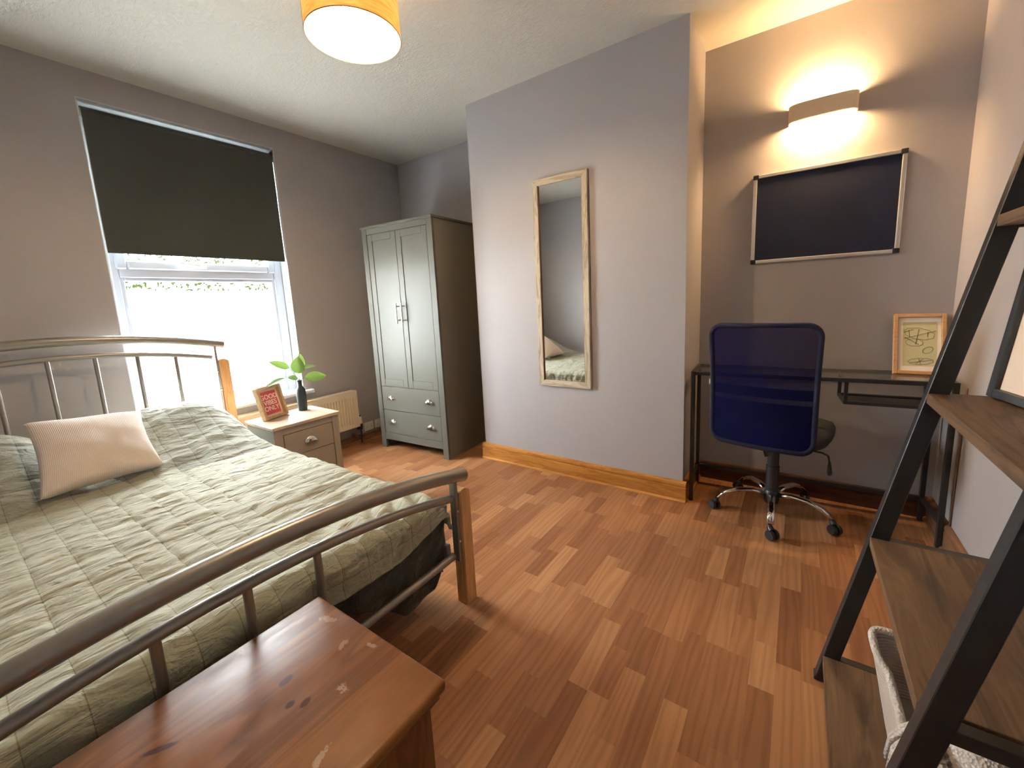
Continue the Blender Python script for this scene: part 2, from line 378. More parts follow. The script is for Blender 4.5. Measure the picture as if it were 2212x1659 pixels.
# ================================================================= room shell
b = NB()
box(b, (-0.35, SY-0.2, -0.2), (0.0, WY0, H+0.1)); box(b, (-0.35, WY1, -0.2), (0.0, DL+0.2, H+0.1))
box(b, (-0.35, WY0, -0.2), (0.0, WY1, WZ0-0.03)); box(b, (-0.35, WY0, WZ1), (0.0, WY1, H+0.1))
struct('wall_left', b, M_wall)
b = NB(); box(b, (BX0, 0, -0.2), (BX1, 0.8, H+0.1)); struct('wall_chimney_breast', b, M_wall)
b = NB(); box(b, (0, DL, -0.2), (BX0, 0.8, H+0.1)); struct('wall_alcove_left', b, M_wall)
b = NB(); box(b, (BX1, DR, -0.2), (RX, 0.8, H+0.1)); struct('wall_alcove_right', b, M_wall)
b = NB(); box(b, (RX, SY-0.2, -0.2), (RX+0.25, 0.8, H+0.1)); struct('wall_right', b, M_wall)
b = NB(); box(b, (0, SY-0.2, -0.2), (RX, SY, H+0.1)); struct('wall_rear', b, M_wall)
b = NB(); box(b, (0, SY, H), (RX, 0, H+0.2)); box(b, (0, 0, H), (BX0, DL, H+0.2)); box(b, (BX1, 0, H), (RX, DR, H+0.2)); struct('ceiling', b, M_ceil)
b = NB(); box(b, (-0.0, SY, -0.2), (RX, 0, -0.004)); box(b, (0, 0, -0.2), (BX0, DL, -0.004)); box(b, (BX1, 0, -0.2), (RX, DR, -0.004))
floor = struct('floor', b, M_sub)
# reveal lining, plastered white
b = NB(); RT = 0.004
box(b, (-0.16, WY0, WZ0), (-0.001, WY0+RT, WZ1)); box(b, (-0.16, WY1-RT, WZ0), (-0.001, WY1, WZ1)); box(b, (-0.16, WY0+RT, WZ1-RT), (-0.001, WY1-RT, WZ1))
struct('trim_1', b, M_reveal)

# planks: 65 mm wide strips running towards the chimney breast
def project(P):
    d = Vector(P)-CAM; z = d.dot(fw)
    if z < 0.05: return None
    return (1106+7.5+FPX*d.dot(r2)/z, 829.5-43.6-FPX*d.dot(u2)/z, z)
LENS = [0.19, 0.24, 0.29, 0.34, 0.40, 0.48]; NT_ = 10; PW = 0.0655; G = 0.00012
pm = {}
def plank_mesh(li, ti):
    if (li, ti) in pm: return pm[(li, ti)]
    b = NB(); box(b, (G, G, -0.010), (PW-G, LENS[li]-G, 0.0))
    me = bpy.data.meshes.new('plank'); b.to_mesh(me); b.free(); me.materials.append(M_plank)
    at = me.attributes.new('tone', 'FLOAT', 'FACE')
    for i in range(len(me.polygons)): at.data[i].value = ti/(NT_-1)
    pm[(li, ti)] = me; return me
P = []
x = 0.0; col = 0
while x < RX-0.01:
    y = SY - random.random()*0.3
    ymax = DL if x < BX0-0.02 else (0.0 if x < BX1-0.04 else DR)
    last = -1
    while y < ymax:
        li = random.randrange(6); ti = random.choice([0, 1, 2, 3, 3, 4, 4, 5, 5, 6, 6, 7, 8, 9])
        if abs(ti-last) < 2: ti = (ti+4) % NT_
        last = ti; P.append([x, y, li, ti]); y += LENS[li]
    x += PW; col += 1
def score(p):
    c = (p[0]+PW/2, p[1]+LENS[p[2]]/2, 0); q = project(c)
    if not q or not (-80 < q[0] < 2290 and 850 < q[1] < 1800): return -1
    if c[0] < 2.05 and c[1] < -1.3: return -1        # under the bed
    if 2.2 < c[0] < 2.58 and c[1] < -1.85: return -1  # under the chest
    return LENS[p[2]]/q[2]**3
P.sort(key=score, reverse=True)
def clip(p):
    x0, y0 = p[0], p[1]; y1 = y0+LENS[p[2]]; ymax = DL if x0 < BX0-0.02 else (0.0 if x0 < BX1-0.04 else DR)
    return y0 < SY or y1 > ymax or x0+PW > RX or (x0 < BX0 < x0+PW) or (x0 < BX1 < x0+PW)
sel = [p for p in P if score(p) > 0 and not clip(p)][:300]; ids = {id(p) for p in sel}
for p in sel:
    o = bpy.data.objects.new('plank', plank_mesh(p[2], p[3])); COL.objects.link(o); o.parent = floor; o.location = (p[0], p[1], 0)
b = NB(); tones = []
for p in P:
    if id(p) in ids: continue
    x0, y0 = p[0], max(p[1], SY); x1, y1 = min(x0+PW, RX), p[1]+LENS[p[2]]; ymax = DL if x0 < BX0-0.02 else (0.0 if x0 < BX1-0.04 else DR)
    y1 = min(y1, ymax)
    if y1-y0 < 0.002: continue
    box(b, (x0+G, y0+G, -0.010), (x1-G, y1-G, 0.0)); tones += [p[3]/(NT_-1)]*6
me_o = bpy.data.meshes.new('planks'); b.to_mesh(me_o); b.free(); me_o.materials.append(M_plank)
at = me_o.attributes.new('tone', 'FLOAT', 'FACE')
for i, v in enumerate(tones): at.data[i].value = v
o = bpy.data.objects.new('planks', me_o); COL.objects.link(o); o.parent = floor; o['kind'] = 'stuff'

# skirting boards with a moulded top
def skirt(name, a, bb, nx, ny, h, th, m, z0=0.0, ext0=0.0, ext1=0.0, quad=True):
    """board from a to bb on the wall, sticking out along (nx,ny)"""
    A = Vector((a[0], a[1], 0)); B = Vector((bb[0], bb[1], 0)); d = (B-A).normalized(); n = Vector((nx, ny, 0))
    A -= d*ext0; B += d*ext1
    prof = [(0, z0), (th, z0), (th, h*0.70), (th*0.75, h*0.72), (th*0.72, h*0.76), (th*1.02, h*0.79), (th*1.08, h*0.85), (th*0.95, h*0.93), (th*0.55, h*0.985), (0, h)]
    if quad: prof = [(0, z0), (th+0.010, z0), (th+0.010, z0+0.006), (th, z0+0.014)]+prof[2:]
    b = NB()
    L = [b.verts.new(A+n*u+Vector((0, 0, v))) for u, v in prof]; R = [b.verts.new(B+n*u+Vector((0, 0, v))) for u, v in prof]
    k = len(prof)
    for i in range(k): b.faces.new((L[i], L[(i+1) % k], R[(i+1) % k], R[i]))
    b.faces.new(L[::-1]); b.faces.new(R)
    return struct(name, b, m, smooth=35)
skirt('baseboard_chimney', (BX0, 0), (BX1, 0), 0, -1, 0.118, 0.020, M_skirt, ext0=0.02, ext1=0.02)
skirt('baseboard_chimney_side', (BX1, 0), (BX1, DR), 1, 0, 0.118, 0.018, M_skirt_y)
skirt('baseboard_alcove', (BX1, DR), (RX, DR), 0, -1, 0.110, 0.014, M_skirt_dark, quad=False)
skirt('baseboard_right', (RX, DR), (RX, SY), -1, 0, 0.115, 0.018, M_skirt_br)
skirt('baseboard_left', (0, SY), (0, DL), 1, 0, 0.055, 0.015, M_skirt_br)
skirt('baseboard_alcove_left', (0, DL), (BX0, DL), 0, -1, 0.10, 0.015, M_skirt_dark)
skirt('baseboard_rear', (0, SY), (RX, SY), 0, 1, 0.11, 0.018, M_skirt)

# ================================================================= window
win = NB(); XF, XB = -0.10, -0.16
FW_ = 0.06
y0, y1, z0, z1 = WY0+0.004, WY1-0.004, WZ0+0.005, WZ1-0.004
for a, c in [((XB, y0, z0), (XF, y0+FW_, z1)), ((XB, y1-FW_, z0), (XF, y1, z1)), ((XB, y0+FW_, z0), (XF, y1-FW_, z0+0.055)), ((XB, y0+FW_, z1-FW_), (XF, y1-FW_, z1)),
             ((XB, y0+FW_, 1.400), (XF, y1-FW_, 1.455))]:
    box(win, a, c, 0.006, 2)
window = struct('window_1', win, M_upvc)
def frame4(bm, x0, x1, y0, y1, z0, z1, wd, bev=0.004):
    box(bm, (x0, y0, z0), (x1, y0+wd, z1), bev); box(bm, (x0, y1-wd, z0), (x1, y1, z1), bev)
    box(bm, (x0, y0+wd, z0), (x1, y1-wd, z0+wd), bev); box(bm, (x0, y0+wd, z1-wd), (x1, y1-wd, z1), bev)
b = NB(); frame4(b, -0.150, -0.108, y0+FW_-0.005, y1-FW_+0.005, z0+0.050, 1.405, 0.025); obj('glazing_bead', b, M_upvc, window)
b = NB(); frame4(b, -0.150, -0.088, y0+FW_-0.012, y1-FW_+0.012, 1.448, z1-FW_+0.012, 0.052, 0.008); sash = obj('sash', b, M_upvc, window)
b = NB(); box(b, (-0.132, y0+0.08, z0+0.075), (-0.128, y1-0.08, 1.382)); obj('pane', b, M_glass, window)
b = NB(); box(b, (-0.1275, y0+0.083, z0+0.078), (-0.1268, y1-0.083, 1.322)); f = obj('frosted_film', b, M_frost, window); f['label'] = 'white privacy film on the lower pane'
b = NB(); box(b, (-0.132, y0+0.10, 1.50), (-0.128, y1-0.10, z1-0.10)); obj('pane', b, M_glass, window)
b = NB(); rings(b, [(-0.108, -1.185, 1.474), (-0.070, -1.185, 1.476), (-0.060, -1.20, 1.480), (-0.058, -1.30, 1.492)], [0.011, 0.010, 0.010, 0.006], 10)
box(b, (-0.088, -1.225, 1.462), (-0.080, -1.150, 1.486), 0.003); obj('window_handle', b, M_white, window, smooth=40)
b = NB()
for k in range(24):
    zz = 0.66+k*0.028; box(b, (-0.127, y1-0.0835, zz), (-0.1262, y1-0.0775, zz+0.014))
o = obj('spacer_marks', b, M_gasket, window); o['kind'] = 'stuff'
b = NB(); box(b, (-0.16, WY0+0.002, WZ0-0.03), (0.0, WY1-0.002, WZ0), 0.0)
prism(b, [(0.0, WZ0-0.03), (0.035, WZ0-0.03), (0.043, WZ0-0.022), (0.045, WZ0-0.012), (0.040, WZ0-0.003), (0.032, WZ0), (0.0, WZ0)], 1, WY0-0.06, WY1+0.06)
struct('trim_2', b, M_reveal)

# outside: ground, rendered garden wall hedge
b = NB(); box(b, (-30, -14, -1.2), (-0.36, 12, -0.6)); g = struct('ground', b, M_ground)
b = NB()
for i in range(9000):
    y = random.uniform(-3.2, 6.5); top = 2.35+0.35*noise.noise(Vector((y*1.3, 0, 3)))+0.2*noise.noise(Vector((y*5, 2, 0)))
    z = random.uniform(1.0, top); x = random.uniform(-7.2, -6.4)
    if noise.noise(Vector((y*2.2, z*2.2, x)))+noise.noise(Vector((y*6, z*6, x*3)))*0.5 < -0.05: continue
    s = random.uniform(0.03, 0.06); R = Euler((random.uniform(0, 6.3), random.uniform(0, 6.3), random.uniform(0, 6.3))).to_matrix()
    vs = [b.verts.new(Vector((x, y, z))+R @ Vector(q)) for q in ((-s, 0, 0), (0, -s*0.5, s*0.1), (s*1.2, 0, 0), (0, s*0.5, s*0.1))]; b.faces.new(vs)
root = thing('hedge', 'sunlit green hedge outside beyond the window', 'hedge', (-6.8, 1.6, -0.6))
o = obj('foliage', b, M_hedge, root, world=wm((-6.8, 1.6, -0.6)))
o['kind'] = 'stuff'
b = NB()
for k in range(9):
    yy = -2.9+k*1.15; rings(b, [(-6.8, yy, -0.6), (-6.78, yy+0.05, 0.6), (-6.8, yy-0.03, 1.5)], [0.05, 0.04, 0.02], 7)
obj('stems', b, M_hard, root, world=wm((-6.8, 1.6, -0.6)))

# roller blind
BL = (-0.04, -1.145, 2.25); root = thing('roller_blind', 'charcoal blackout roller blind pulled halfway down the window', 'blind', BL); WM = wm(BL)
b = NB(); Mx = Matrix.Translation((-0.040, 0, 2.262)) @ Matrix.Rotation(-PI/2, 4, 'X')
lathe(b, [(0.024, -0.0), (0.024, 0.968)], 24, M=Matrix.Translation((-0.040, -1.634, 2.262)) @ Matrix.Rotation(-PI/2, 4, 'X')); obj('roller_tube', b, M_blind, root, smooth=40, world=WM)
b = NB()
n = 24; rows = []
for i in range(n+1):
    z = 2.262-(2.262-1.535)*i/n; r = []
    for j in range(9):
        y = -1.632+0.964*j/8; xx = -0.018+0.002*math.sin(j*0.9+i*0.3)*i/n; r.append((b.verts.new((xx, y, z)), b.verts.new((xx-0.0012, y, z))))
    rows.append(r)
for i in range(n):
    for j in range(8):
        for s in (0, 1): b.faces.new((rows[i][j][s], rows[i][j+1][s], rows[i+1][j+1][s], rows[i+1][j][s]))
box(b, (-0.022, -1.632, 1.527), (-0.014, -0.668, 1.540), 0.002)
obj('blind_fabric', b, M_blind, root, world=WM)
b = NB()
for yy in (-1.638, -0.661):
    b = NB(); box(b, (-0.066, yy-0.003, 2.225), (-0.012, yy+0.003, 2.305), 0.002); obj('bracket', b, M_white, root, world=WM)
b = NB()
for k in range(170):
    z = 2.262-k*0.0061
    for xx in (-0.006, -0.012):
        bmesh.ops.create_icosphere(b, subdivisions=1, radius=0.0022, matrix=Matrix.Translation((xx, -1.633, z)))
rings(b, [(-0.006, -1.633, 2.27), (-0.006, -1.633, 1.232), (-0.009, -1.633, 1.226), (-0.012, -1.633, 1.232), (-0.012, -1.633, 2.27)], 0.0008, 5)
o = obj('bead_chain', b, M_white, root, smooth=True, world=WM); o['kind'] = 'stuff'

# ================================================================= radiator
RL = (0.06, -0.86, 0.0); root = thing('radiator', 'cream panel radiator under the window behind the nightstand', 'radiator', RL); WM = wm(RL)
ya, yb, za, zb = -1.185, -0.275, 0.160, 0.470
b = NB(); cols = 34; grid = []
stp = (yb-ya-0.06)/cols
prof = [(ya, 0.094), (ya+0.02, 0.100), (ya+0.030, 0.100)]
for k in range(cols):
    s = ya+0.03+k*stp; prof += [(s+stp*0.25, 0.100), (s+stp*0.40, 0.088), (s+stp*0.60, 0.088), (s+stp*0.75, 0.100)]
prof += [(yb-0.02, 0.100), (yb, 0.094)]
zs = [(za, 0), (za+0.03, 0), (za+0.045, 1), (zb-0.06, 1), (zb-0.045, 0), (zb-0.006, 0), (zb, -0.5)]
V = [[b.verts.new((0.100+(x-0.100)*max(f, 0) - (0.004 if f < 0 else 0), y, z)) for y, x in prof] for z, f in zs]
for i in range(len(V)-1):
    for j in range(len(prof)-1): b.faces.new((V[i][j], V[i][j+1], V[i+1][j+1], V[i+1][j]))
box(b, (0.055, ya, za), (0.090, yb, zb-0.002)); obj('front_panel', b, M_rad, root, world=WM)
b = NB()
box(b, (0.030, ya, zb-0.004), (0.034, yb, zb+0.006)); box(b, (0.096, ya, zb-0.004), (0.100, yb, zb+0.006))
for k in range(90):
    yy = ya+0.01+k*(yb-ya-0.02)/90; box(b, (0.034, yy, zb), (0.096, yy+0.006, zb+0.003))
box(b, (0.030, yb-0.001, za), (0.100, yb+0.002, zb+0.006)); o = obj('top_grille', b, M_rad, root, world=WM); o['kind'] = 'stuff'
for yy in (-1.1, -0.45):
    b = NB(); box(b, (0.002, yy, 0.2), (0.03, yy+0.03, 0.42)); obj('bracket', b, M_rad, root, world=WM)
b = NB(); lathe(b, [(0.008, 0), (0.008, 0.16)], 12, (0.06, -0.245, 0.0)); lathe(b, [(0.016, 0.12), (0.018, 0.14), (0.018, 0.165), (0.014, 0.17)], 14, (0.06, -0.245, 0.0))
rings(b, [(0.06, -0.245, 0.135), (0.06, -0.275, 0.135)], 0.011, 12); v_ = obj('valve', b, M_plblack, root, smooth=40, world=WM)
b = NB(); lathe(b, [(0.017, 0.172), (0.019, 0.18), (0.018, 0.225), (0.012, 0.235)], 16, (0.06, -0.245, 0.0)); obj('valve_cap', b, M_white, v_, smooth=40, world=WM)
b = NB(); lathe(b, [(0.011, 0.235), (0.011, 0.246)], 16, (0.06, -0.245, 0.0)); obj('cap_ring', b, M_plblack, v_, smooth=40, world=WM)
b = NB(); rings(b, [(0.0, -0.29, 0.075), (0.06, -0.29, 0.075)], 0.011, 12); obj('pipe', b, M_copper, root, smooth=40, world=WM)
# sockets
for (yy, nm, lb) in ((-0.125, 'wall_socket', 'white double wall socket low beside the radiator valve'), (-0.015, 'wall_socket', 'white wall socket half hidden behind the wardrobe')):
    b = NB(); box(b, (0.0, yy-0.045, 0.068), (0.010, yy+0.045, 0.146), 0.003, 2)
    root = thing('wall_socket', lb, 'socket', (0, yy, 0.107)); obj('faceplate', b, M_white, root, world=wm((0, yy, 0.107)))
    b = NB()
    for dy in (-0.02, 0.02):
        for (q, zq) in ((0, 0.118), (-0.006, 0.100), (0.006, 0.100)): box(b, (0.0100, yy+dy+q-0.002, zq-0.003), (0.0104, yy+dy+q+0.002, zq+0.004))
    o = obj('pin_holes', b, M_gap, root, world=wm((0, yy, 0.107))); o['kind'] = 'stuff'

# ================================================================= handles
def cup_handle(parent, x, y, z, face, w_=0.060, WM=None):
    w_ *= 1.28
    """half-shell cup pull; face 'y' looks to -y, 'x' looks to +x"""
    b = NB(); n, m_ = 14, 7; V = []
    for i in range(m_+1):
        ph = PI/2*i/m_; r = []
        for k in range(n+1):
            th = PI*k/n
            u = math.cos(th)*w_/2*(1.0 if i < 99 else 1); hgt = math.sin(th)*0.036
            r.append((u*math.cos(ph*0.0)*(1-0.30*(i/m_)**2), 0.020*math.sin(ph), hgt*(math.cos(ph)*0.9+0.1)-0.012))
        V.append(r)
    VV = [[b.verts.new(Vector(q)) for q in r] for r in V]
    for i in range(m_):
        for k in range(n): b.faces.new((VV[i][k], VV[i][k+1], VV[i+1][k+1], VV[i+1][k]))
    bmesh.ops.remove_doubles(b, verts=b.verts, dist=1e-5)
    bmesh.ops.solidify(b, geom=b.faces[:], thickness=0.0015)
    R = Matrix(((1, 0, 0), (0, -1, 0), (0, 0, 1))).to_4x4() if face == 'y' else Matrix(((0, 1, 0), (1, 0, 0), (0, 0, 1))).to_4x4()
    bmesh.ops.transform(b, matrix=Matrix.Translation((x, y, z)) @ R, verts=b.verts)
    lathe(b, [(0.004, -0.003), (0.0075, 0.0), (0.0075, 0.002), (0.003, 0.0035)], 10, M=Matrix.Translation((x+(0.019 if face == 'x' else 0), y-(0.019 if face == 'y' else 0), z+0.004)) @ Euler(((PI/2 if face == 'y' else 0), (PI/2 if face == 'x' else 0), 0)).to_matrix().to_4x4())
    return obj('handle', b, M_chrome, parent, smooth=50)

# ================================================================= wardrobe (local: x 0..W, y 0 front..D)
WW, WD, WH = 0.726, 0.474, 1.775
wl = (0.315, -0.226, 0.0); wr = 0.059
root = thing('wardrobe', 'tall grey two-door wardrobe with two drawers in the left alcove', 'wardrobe', wl, wr)
b = NB(); box(b, (-0.008, -0.010, WH-0.018), (WW+0.008, WD, WH), 0.003); obj('top_board', b, M_grey, root)
b = NB(); box(b, (0.0, 0.022, 0.0), (0.016, WD-0.004, WH-0.018)); obj('side_panel', b, M_grey_side, root)
b = NB(); box(b, (WW-0.016, 0.022, 0.0), (WW, WD-0.004, WH-0.018)); obj('side_panel', b, M_grey_side, root)
b = NB(); box(b, (0.0, 0.0, 0.0), (0.052, 0.022, WH-0.018), 0.0015); obj('stile', b, M_grey, root)
b = NB(); box(b, (WW-0.052, 0.0, 0.0), (WW, 0.022, WH-0.018), 0.0015); obj('stile', b, M_grey, root)
b = NB(); box(b, (0.052, 0.001, WH-0.060), (WW-0.052, 0.022, WH-0.018), 0.001); obj('top_rail', b, M_grey, root)
b = NB(); box(b, (0.052, 0.001, 0.075), (WW-0.052, 0.022, 0.128), 0.001); obj('bottom_rail', b, M_grey, root)
b = NB(); box(b, (0.016, 0.030, 0.10), (WW-0.016, WD-0.01, 0.116)); box(b, (0.02, 0.024, 0.10), (WW-0.02, 0.028, WH-0.05)); obj('carcass', b, M_gap, root)
b = NB(); box(b, (0.004, WD-0.004, 0.03), (WW+0.006, WD+0.002, WH-0.018)); obj('back_panel', b, M_hard, root)
dz0, dz1 = 0.527, WH-0.063; mid = WW/2
for (xa, xb, side) in ((0.0555, mid-0.0018, 1), (mid+0.0018, WW-0.0555, -1)):
    b = NB(); fr = 0.050
    box(b, (xa, 0.003, dz0), (xa+fr, 0.021, dz1), 0.001); box(b, (xb-fr, 0.003, dz0), (xb, 0.021, dz1), 0.001)
    box(b, (xa+fr, 0.003, dz0), (xb-fr, 0.021, dz0+fr+0.01), 0.001); box(b, (xa+fr, 0.003, dz1-fr), (xb-fr, 0.021, dz1), 0.001)
    door = obj('door', b, M_grey, root)
    b = NB(); box(b, (xa+fr-0.001, 0.0075, dz0+fr), (xb-fr+0.001, 0.019, dz1-fr+0.001)); obj('door_panel', b, M_grey, door)
    xh = xb-0.026 if side == 1 else xa+0.026
    b = NB(); rings(b, [(xh, -0.026, 1.03), (xh, -0.026, 1.185)], 0.0052, 12)
    for zz in (1.055, 1.16): rings(b, [(xh, -0.026, zz), (xh, 0.004, zz)], 0.0042, 10)
    obj('door_handle', b, M_nickel, door, smooth=40)
for (a, c) in ((0.330, 0.524), (0.131, 0.326)):
    b = NB(); box(b, (0.0555, 0.003, a), (WW-0.0555, 0.021, c), 0.0012); d = obj('drawer', b, M_grey, root)
    for xx in (0.155, WW-0.155): cup_handle(d, xx, 0.003, (a+c)/2+0.004, 'y', 0.062)

# ================================================================= nightstand (front faces +x)
nx0, nx1, ny0, ny1 = 0.362, 0.690, -1.222, -0.818; NH = 0.500
root = thing('nightstand', 'small grey bedside cabinet with two drawers and cup handles', 'nightstand', ((nx0+nx1)/2, (ny0+ny1)/2, 0)); WM = wm(root.location)
b = NB(); box(b, (nx0-0.010, ny0-0.010, NH-0.018), (nx1+0.014, ny1+0.010, NH), 0.002); obj('top_board', b, M_nstop, root, world=WM)
for (a, c) in ((ny0, ny0+0.016), (ny1-0.016, ny1)):
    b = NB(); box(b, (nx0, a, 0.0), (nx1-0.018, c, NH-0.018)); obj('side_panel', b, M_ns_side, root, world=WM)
for (a, c) in ((ny0, ny0+0.050), (ny1-0.042, ny1)):
    b = NB(); box(b, (nx1-0.018, a, 0.0), (nx1, c, NH-0.018), 0.0015); obj('stile', b, M_ns, root, world=WM)
b = NB(); box(b, (nx1-0.018, ny0+0.050, 0.442), (nx1-0.001, ny1-0.042, NH-0.018)); obj('top_rail', b, M_ns, root, world=WM)
b = NB(); box(b, (nx1-0.018, ny0+0.050, 0.085), (nx1-0.001, ny1-0.042, 0.150)); obj('bottom_rail', b, M_ns, root, world=WM)
b = NB(); box(b, (nx0, ny0+0.016, 0.1), (nx0+0.004, ny1-0.016, NH-0.018)); obj('back_panel', b, M_hard, root, world=WM)
b = NB(); box(b, (nx1-0.024, ny0+0.02, 0.1), (nx1-0.020, ny1-0.02, NH-0.02)); obj('carcass', b, M_gap, root, world=WM)
for (a, c) in ((0.300, 0.438), (0.154, 0.296)):
    b = NB(); box(b, (nx1-0.018, ny0+0.0535, a), (nx1-0.001, ny1-0.0455, c), 0.0012); d = obj('drawer', b, M_ns, root, world=WM)
    h_ = cup_handle(d, nx1-0.001-root.location.x, -1.015-root.location.y, (a+c)/2+0.003, 'x', 0.062)

# ---------------------------------------------------------------- photo frame GOOD VIBES ONLY
import math as _m
fl = Vector((0.4725, -1.085, NH)); ang = _m.atan2(0.176, -0.061)   # bottom edge direction
ex = Vector((_m.cos(ang), _m.sin(ang), 0)); outn = Vector((ex.y, -ex.x, 0)); lean = 0.24
ez = (Vector((0, 0, 1))*_m.cos(lean) - outn*_m.sin(lean)); en = ex.cross(ez)
if en.dot(outn) < 0: en = -en
FM = Matrix((ex, ez, en)).transposed().to_4x4(); FM.translation = Vector((0, 0, 0.004))
root = thing('photo_frame', 'small oak box frame with red GOOD VIBES ONLY print on the nightstand', 'picture frame', fl)
W2, HH, DP = 0.088, 0.205, 0.034
def fbars(b, w2, h, wd, d0, d1, bev=0.0015):
    box(b, (-w2, 0, d0), (-w2+wd, h, d1), bev, M=FM); box(b, (w2-wd, 0, d0), (w2, h, d1), bev, M=FM)
    box(b, (-w2+wd, 0, d0), (w2-wd, wd, d1), bev, M=FM); box(b, (-w2+wd, h-wd, d0), (w2-wd, h, d1), bev, M=FM)
b = NB(); fbars(b, W2, HH, 0.017, -DP, 0.0); fo = obj('frame', b, M_oakf, root)
b = NB(); box(b, (-W2+0.017, 0.017, -DP+0.006), (W2-0.017, HH-0.017, -DP+0.009), M=FM); obj('mat_board', b, M_pinkpaper, root)
b = NB(); box(b, (-W2+0.030, 0.030, -DP+0.009), (W2-0.030, HH-0.030, -DP+0.0095), M=FM); pr = obj('print', b, M_red, root)
b = NB(); box(b, (-0.022, 0.002, 0.0), (0.022, 0.12, 0.004), M=FM @ Matrix.Translation((0, 0.0, -DP-0.045)) @ Matrix.Rotation(0.36, 4, 'X')); obj('easel_leg', b, M_oakf, root)
def text(s, size, m, parent, mw, ext=0.0004, bold=0.0, xs=1.0):
    cu = bpy.data.curves.new('lettering', 'FONT'); cu.body = s; cu.size = size; cu.align_x = 'CENTER'; cu.align_y = 'CENTER'; cu.extrude = ext; cu.offset = bold
    tmp = bpy.data.objects.new('lettering', cu); COL.objects.link(tmp)
    dg = bpy.context.evaluated_depsgraph_get(); me = bpy.data.meshes.new_from_object(tmp.evaluated_get(dg))
    bpy.data.objects.remove(tmp); me.transform(mw @ Matrix.Diagonal((xs, 1, 1, 1))); me.materials.clear(); me.materials.append(m)
    o = bpy.data.objects.new('lettering', me); COL.objects.link(o); o.parent = parent; return o
for k, s in enumerate(('GOOD', 'VIBES', 'ONLY')):
    text(s, 0.042, M_letter, pr, FM @ Matrix.Translation((0, HH/2+0.037-k*0.037, -DP+0.0099)), 0.0002, 0.00035, 0.95)

# ---------------------------------------------------------------- bottle vase and sprig
vb = Vector((0.437, -0.908, NH)); root = thing('bottle_vase', 'matt slate grey bottle vase on the nightstand', 'vase', vb)
b = NB(); lathe(b, [(0.026, 0), (0.0285, 0.004), (0.029, 0.01), (0.029, 0.125), (0.0275, 0.140), (0.021, 0.155), (0.0145, 0.165), (0.013, 0.175), (0.013, 0.196), (0.0155, 0.199), (0.0155, 0.206), (0.012, 0.208), (0.010, 0.206), (0.010, 0.18)], 32)
obj('bottle', b, M_bottle, root, smooth=50)
tp = vb+Vector((0, 0, 0.200)); root = thing('leafy_sprig', 'green striped calathea leaves standing in the slate bottle vase', 'plant', tp)
def ppt(px, py, dx=0.0): return Vector((0.445+dx, -0.904+(px-650)*0.00317, 0.709+(820-py)*0.00305))-tp
def zp(a, c, dx=0.0): return ppt(560+a*0.1085, 750+c*0.1085, dx)
def leaf(base, tip, width, face=(1, -0.6, 0.3), curl=0.12, stem_from=None):
    b = NB(); uvl = b.loops.layers.uv.new('UVMap'); n = 12; m_ = 6
    base = Vector(base); tip = Vector(tip); d = tip-base; L = d.length; d.normalize(); fc = Vector(face).normalized()
    side = d.cross(fc).normalized(); nn = side.cross(d).normalized(); rows = []
    for i in range(n+1):
        s = i/n; hw = width/2*(math.sin(PI*min(1, s**0.80))**0.8 if 0 < s < 1 else 0.0)+0.0004
        r = []
        for j in range(m_+1):
            u = j/m_*2-1; p = base+d*(s*L)+side*(u*hw)+nn*(-curl*L*(s-0.4)**2*0.9+abs(u)*hw*0.25)
            r.append((b.verts.new(p), (j/m_, s)))
        rows.append(r)
    for i in range(n):
        for j in range(m_):
            q = [rows[i][j], rows[i][j+1], rows[i+1][j+1], rows[i+1][j]]; f = b.faces.new([x[0] for x in q])
            for lp, x in zip(f.loops, q): lp[uvl].uv = x[1]
    me = bpy.data.meshes.new('leaf'); b.to_mesh(me); b.free(); me.materials.append(M_leaf)
    for p in me.polygons: p.use_smooth = True
    o = bpy.data.objects.new('leaf', me); COL.objects.link(o); o.parent = root
    b = NB(); st = Vector(stem_from) if stem_from else Vector((0, 0, -0.10)); md = (st+base)/2+Vector((0, 0, 0.012))
    pts = [Vector((0, 0, -0.08)) if not stem_from else st, Vector((0, 0, 0.004)) if not stem_from else md, (base+Vector((0, 0, 0.004)))/2 if not stem_from else md, base]
    if stem_from: pts = [st, md, base]
    rings(b, pts, 0.0012, 6); obj('stem', b, M_stem, root, smooth=True)
leaf(zp(650, 375, 0.0), zp(335, 205, -0.03), 0.048, (1, -0.5, 0.5))
leaf(zp(795, 520, 0.01), zp(770, 165, 0.04), 0.085, (1, -0.9, 0.25), 0.2)
leaf(zp(880, 440, -0.01), zp(925, 120, -0.03), 0.060, (1, 0.3, 0.1), 0.15)
leaf(zp(905, 430, -0.02), zp(1225, 415, -0.04), 0.040, (0.6, -0.3, 1), 0.2)
leaf(zp(880, 615, 0.02), zp(1280, 630, 0.05), 0.070, (1, -0.7, 0.5), 0.15)
leaf(zp(770, 600, 0.01), zp(560, 550, 0.03), 0.035, (1, -0.6, 0.6), 0.1)
leaf(zp(560, 550, -0.01), zp(205, 668, -0.02), 0.034, (0.7, -0.3, 1), 0.3, stem_from=zp(780, 600))

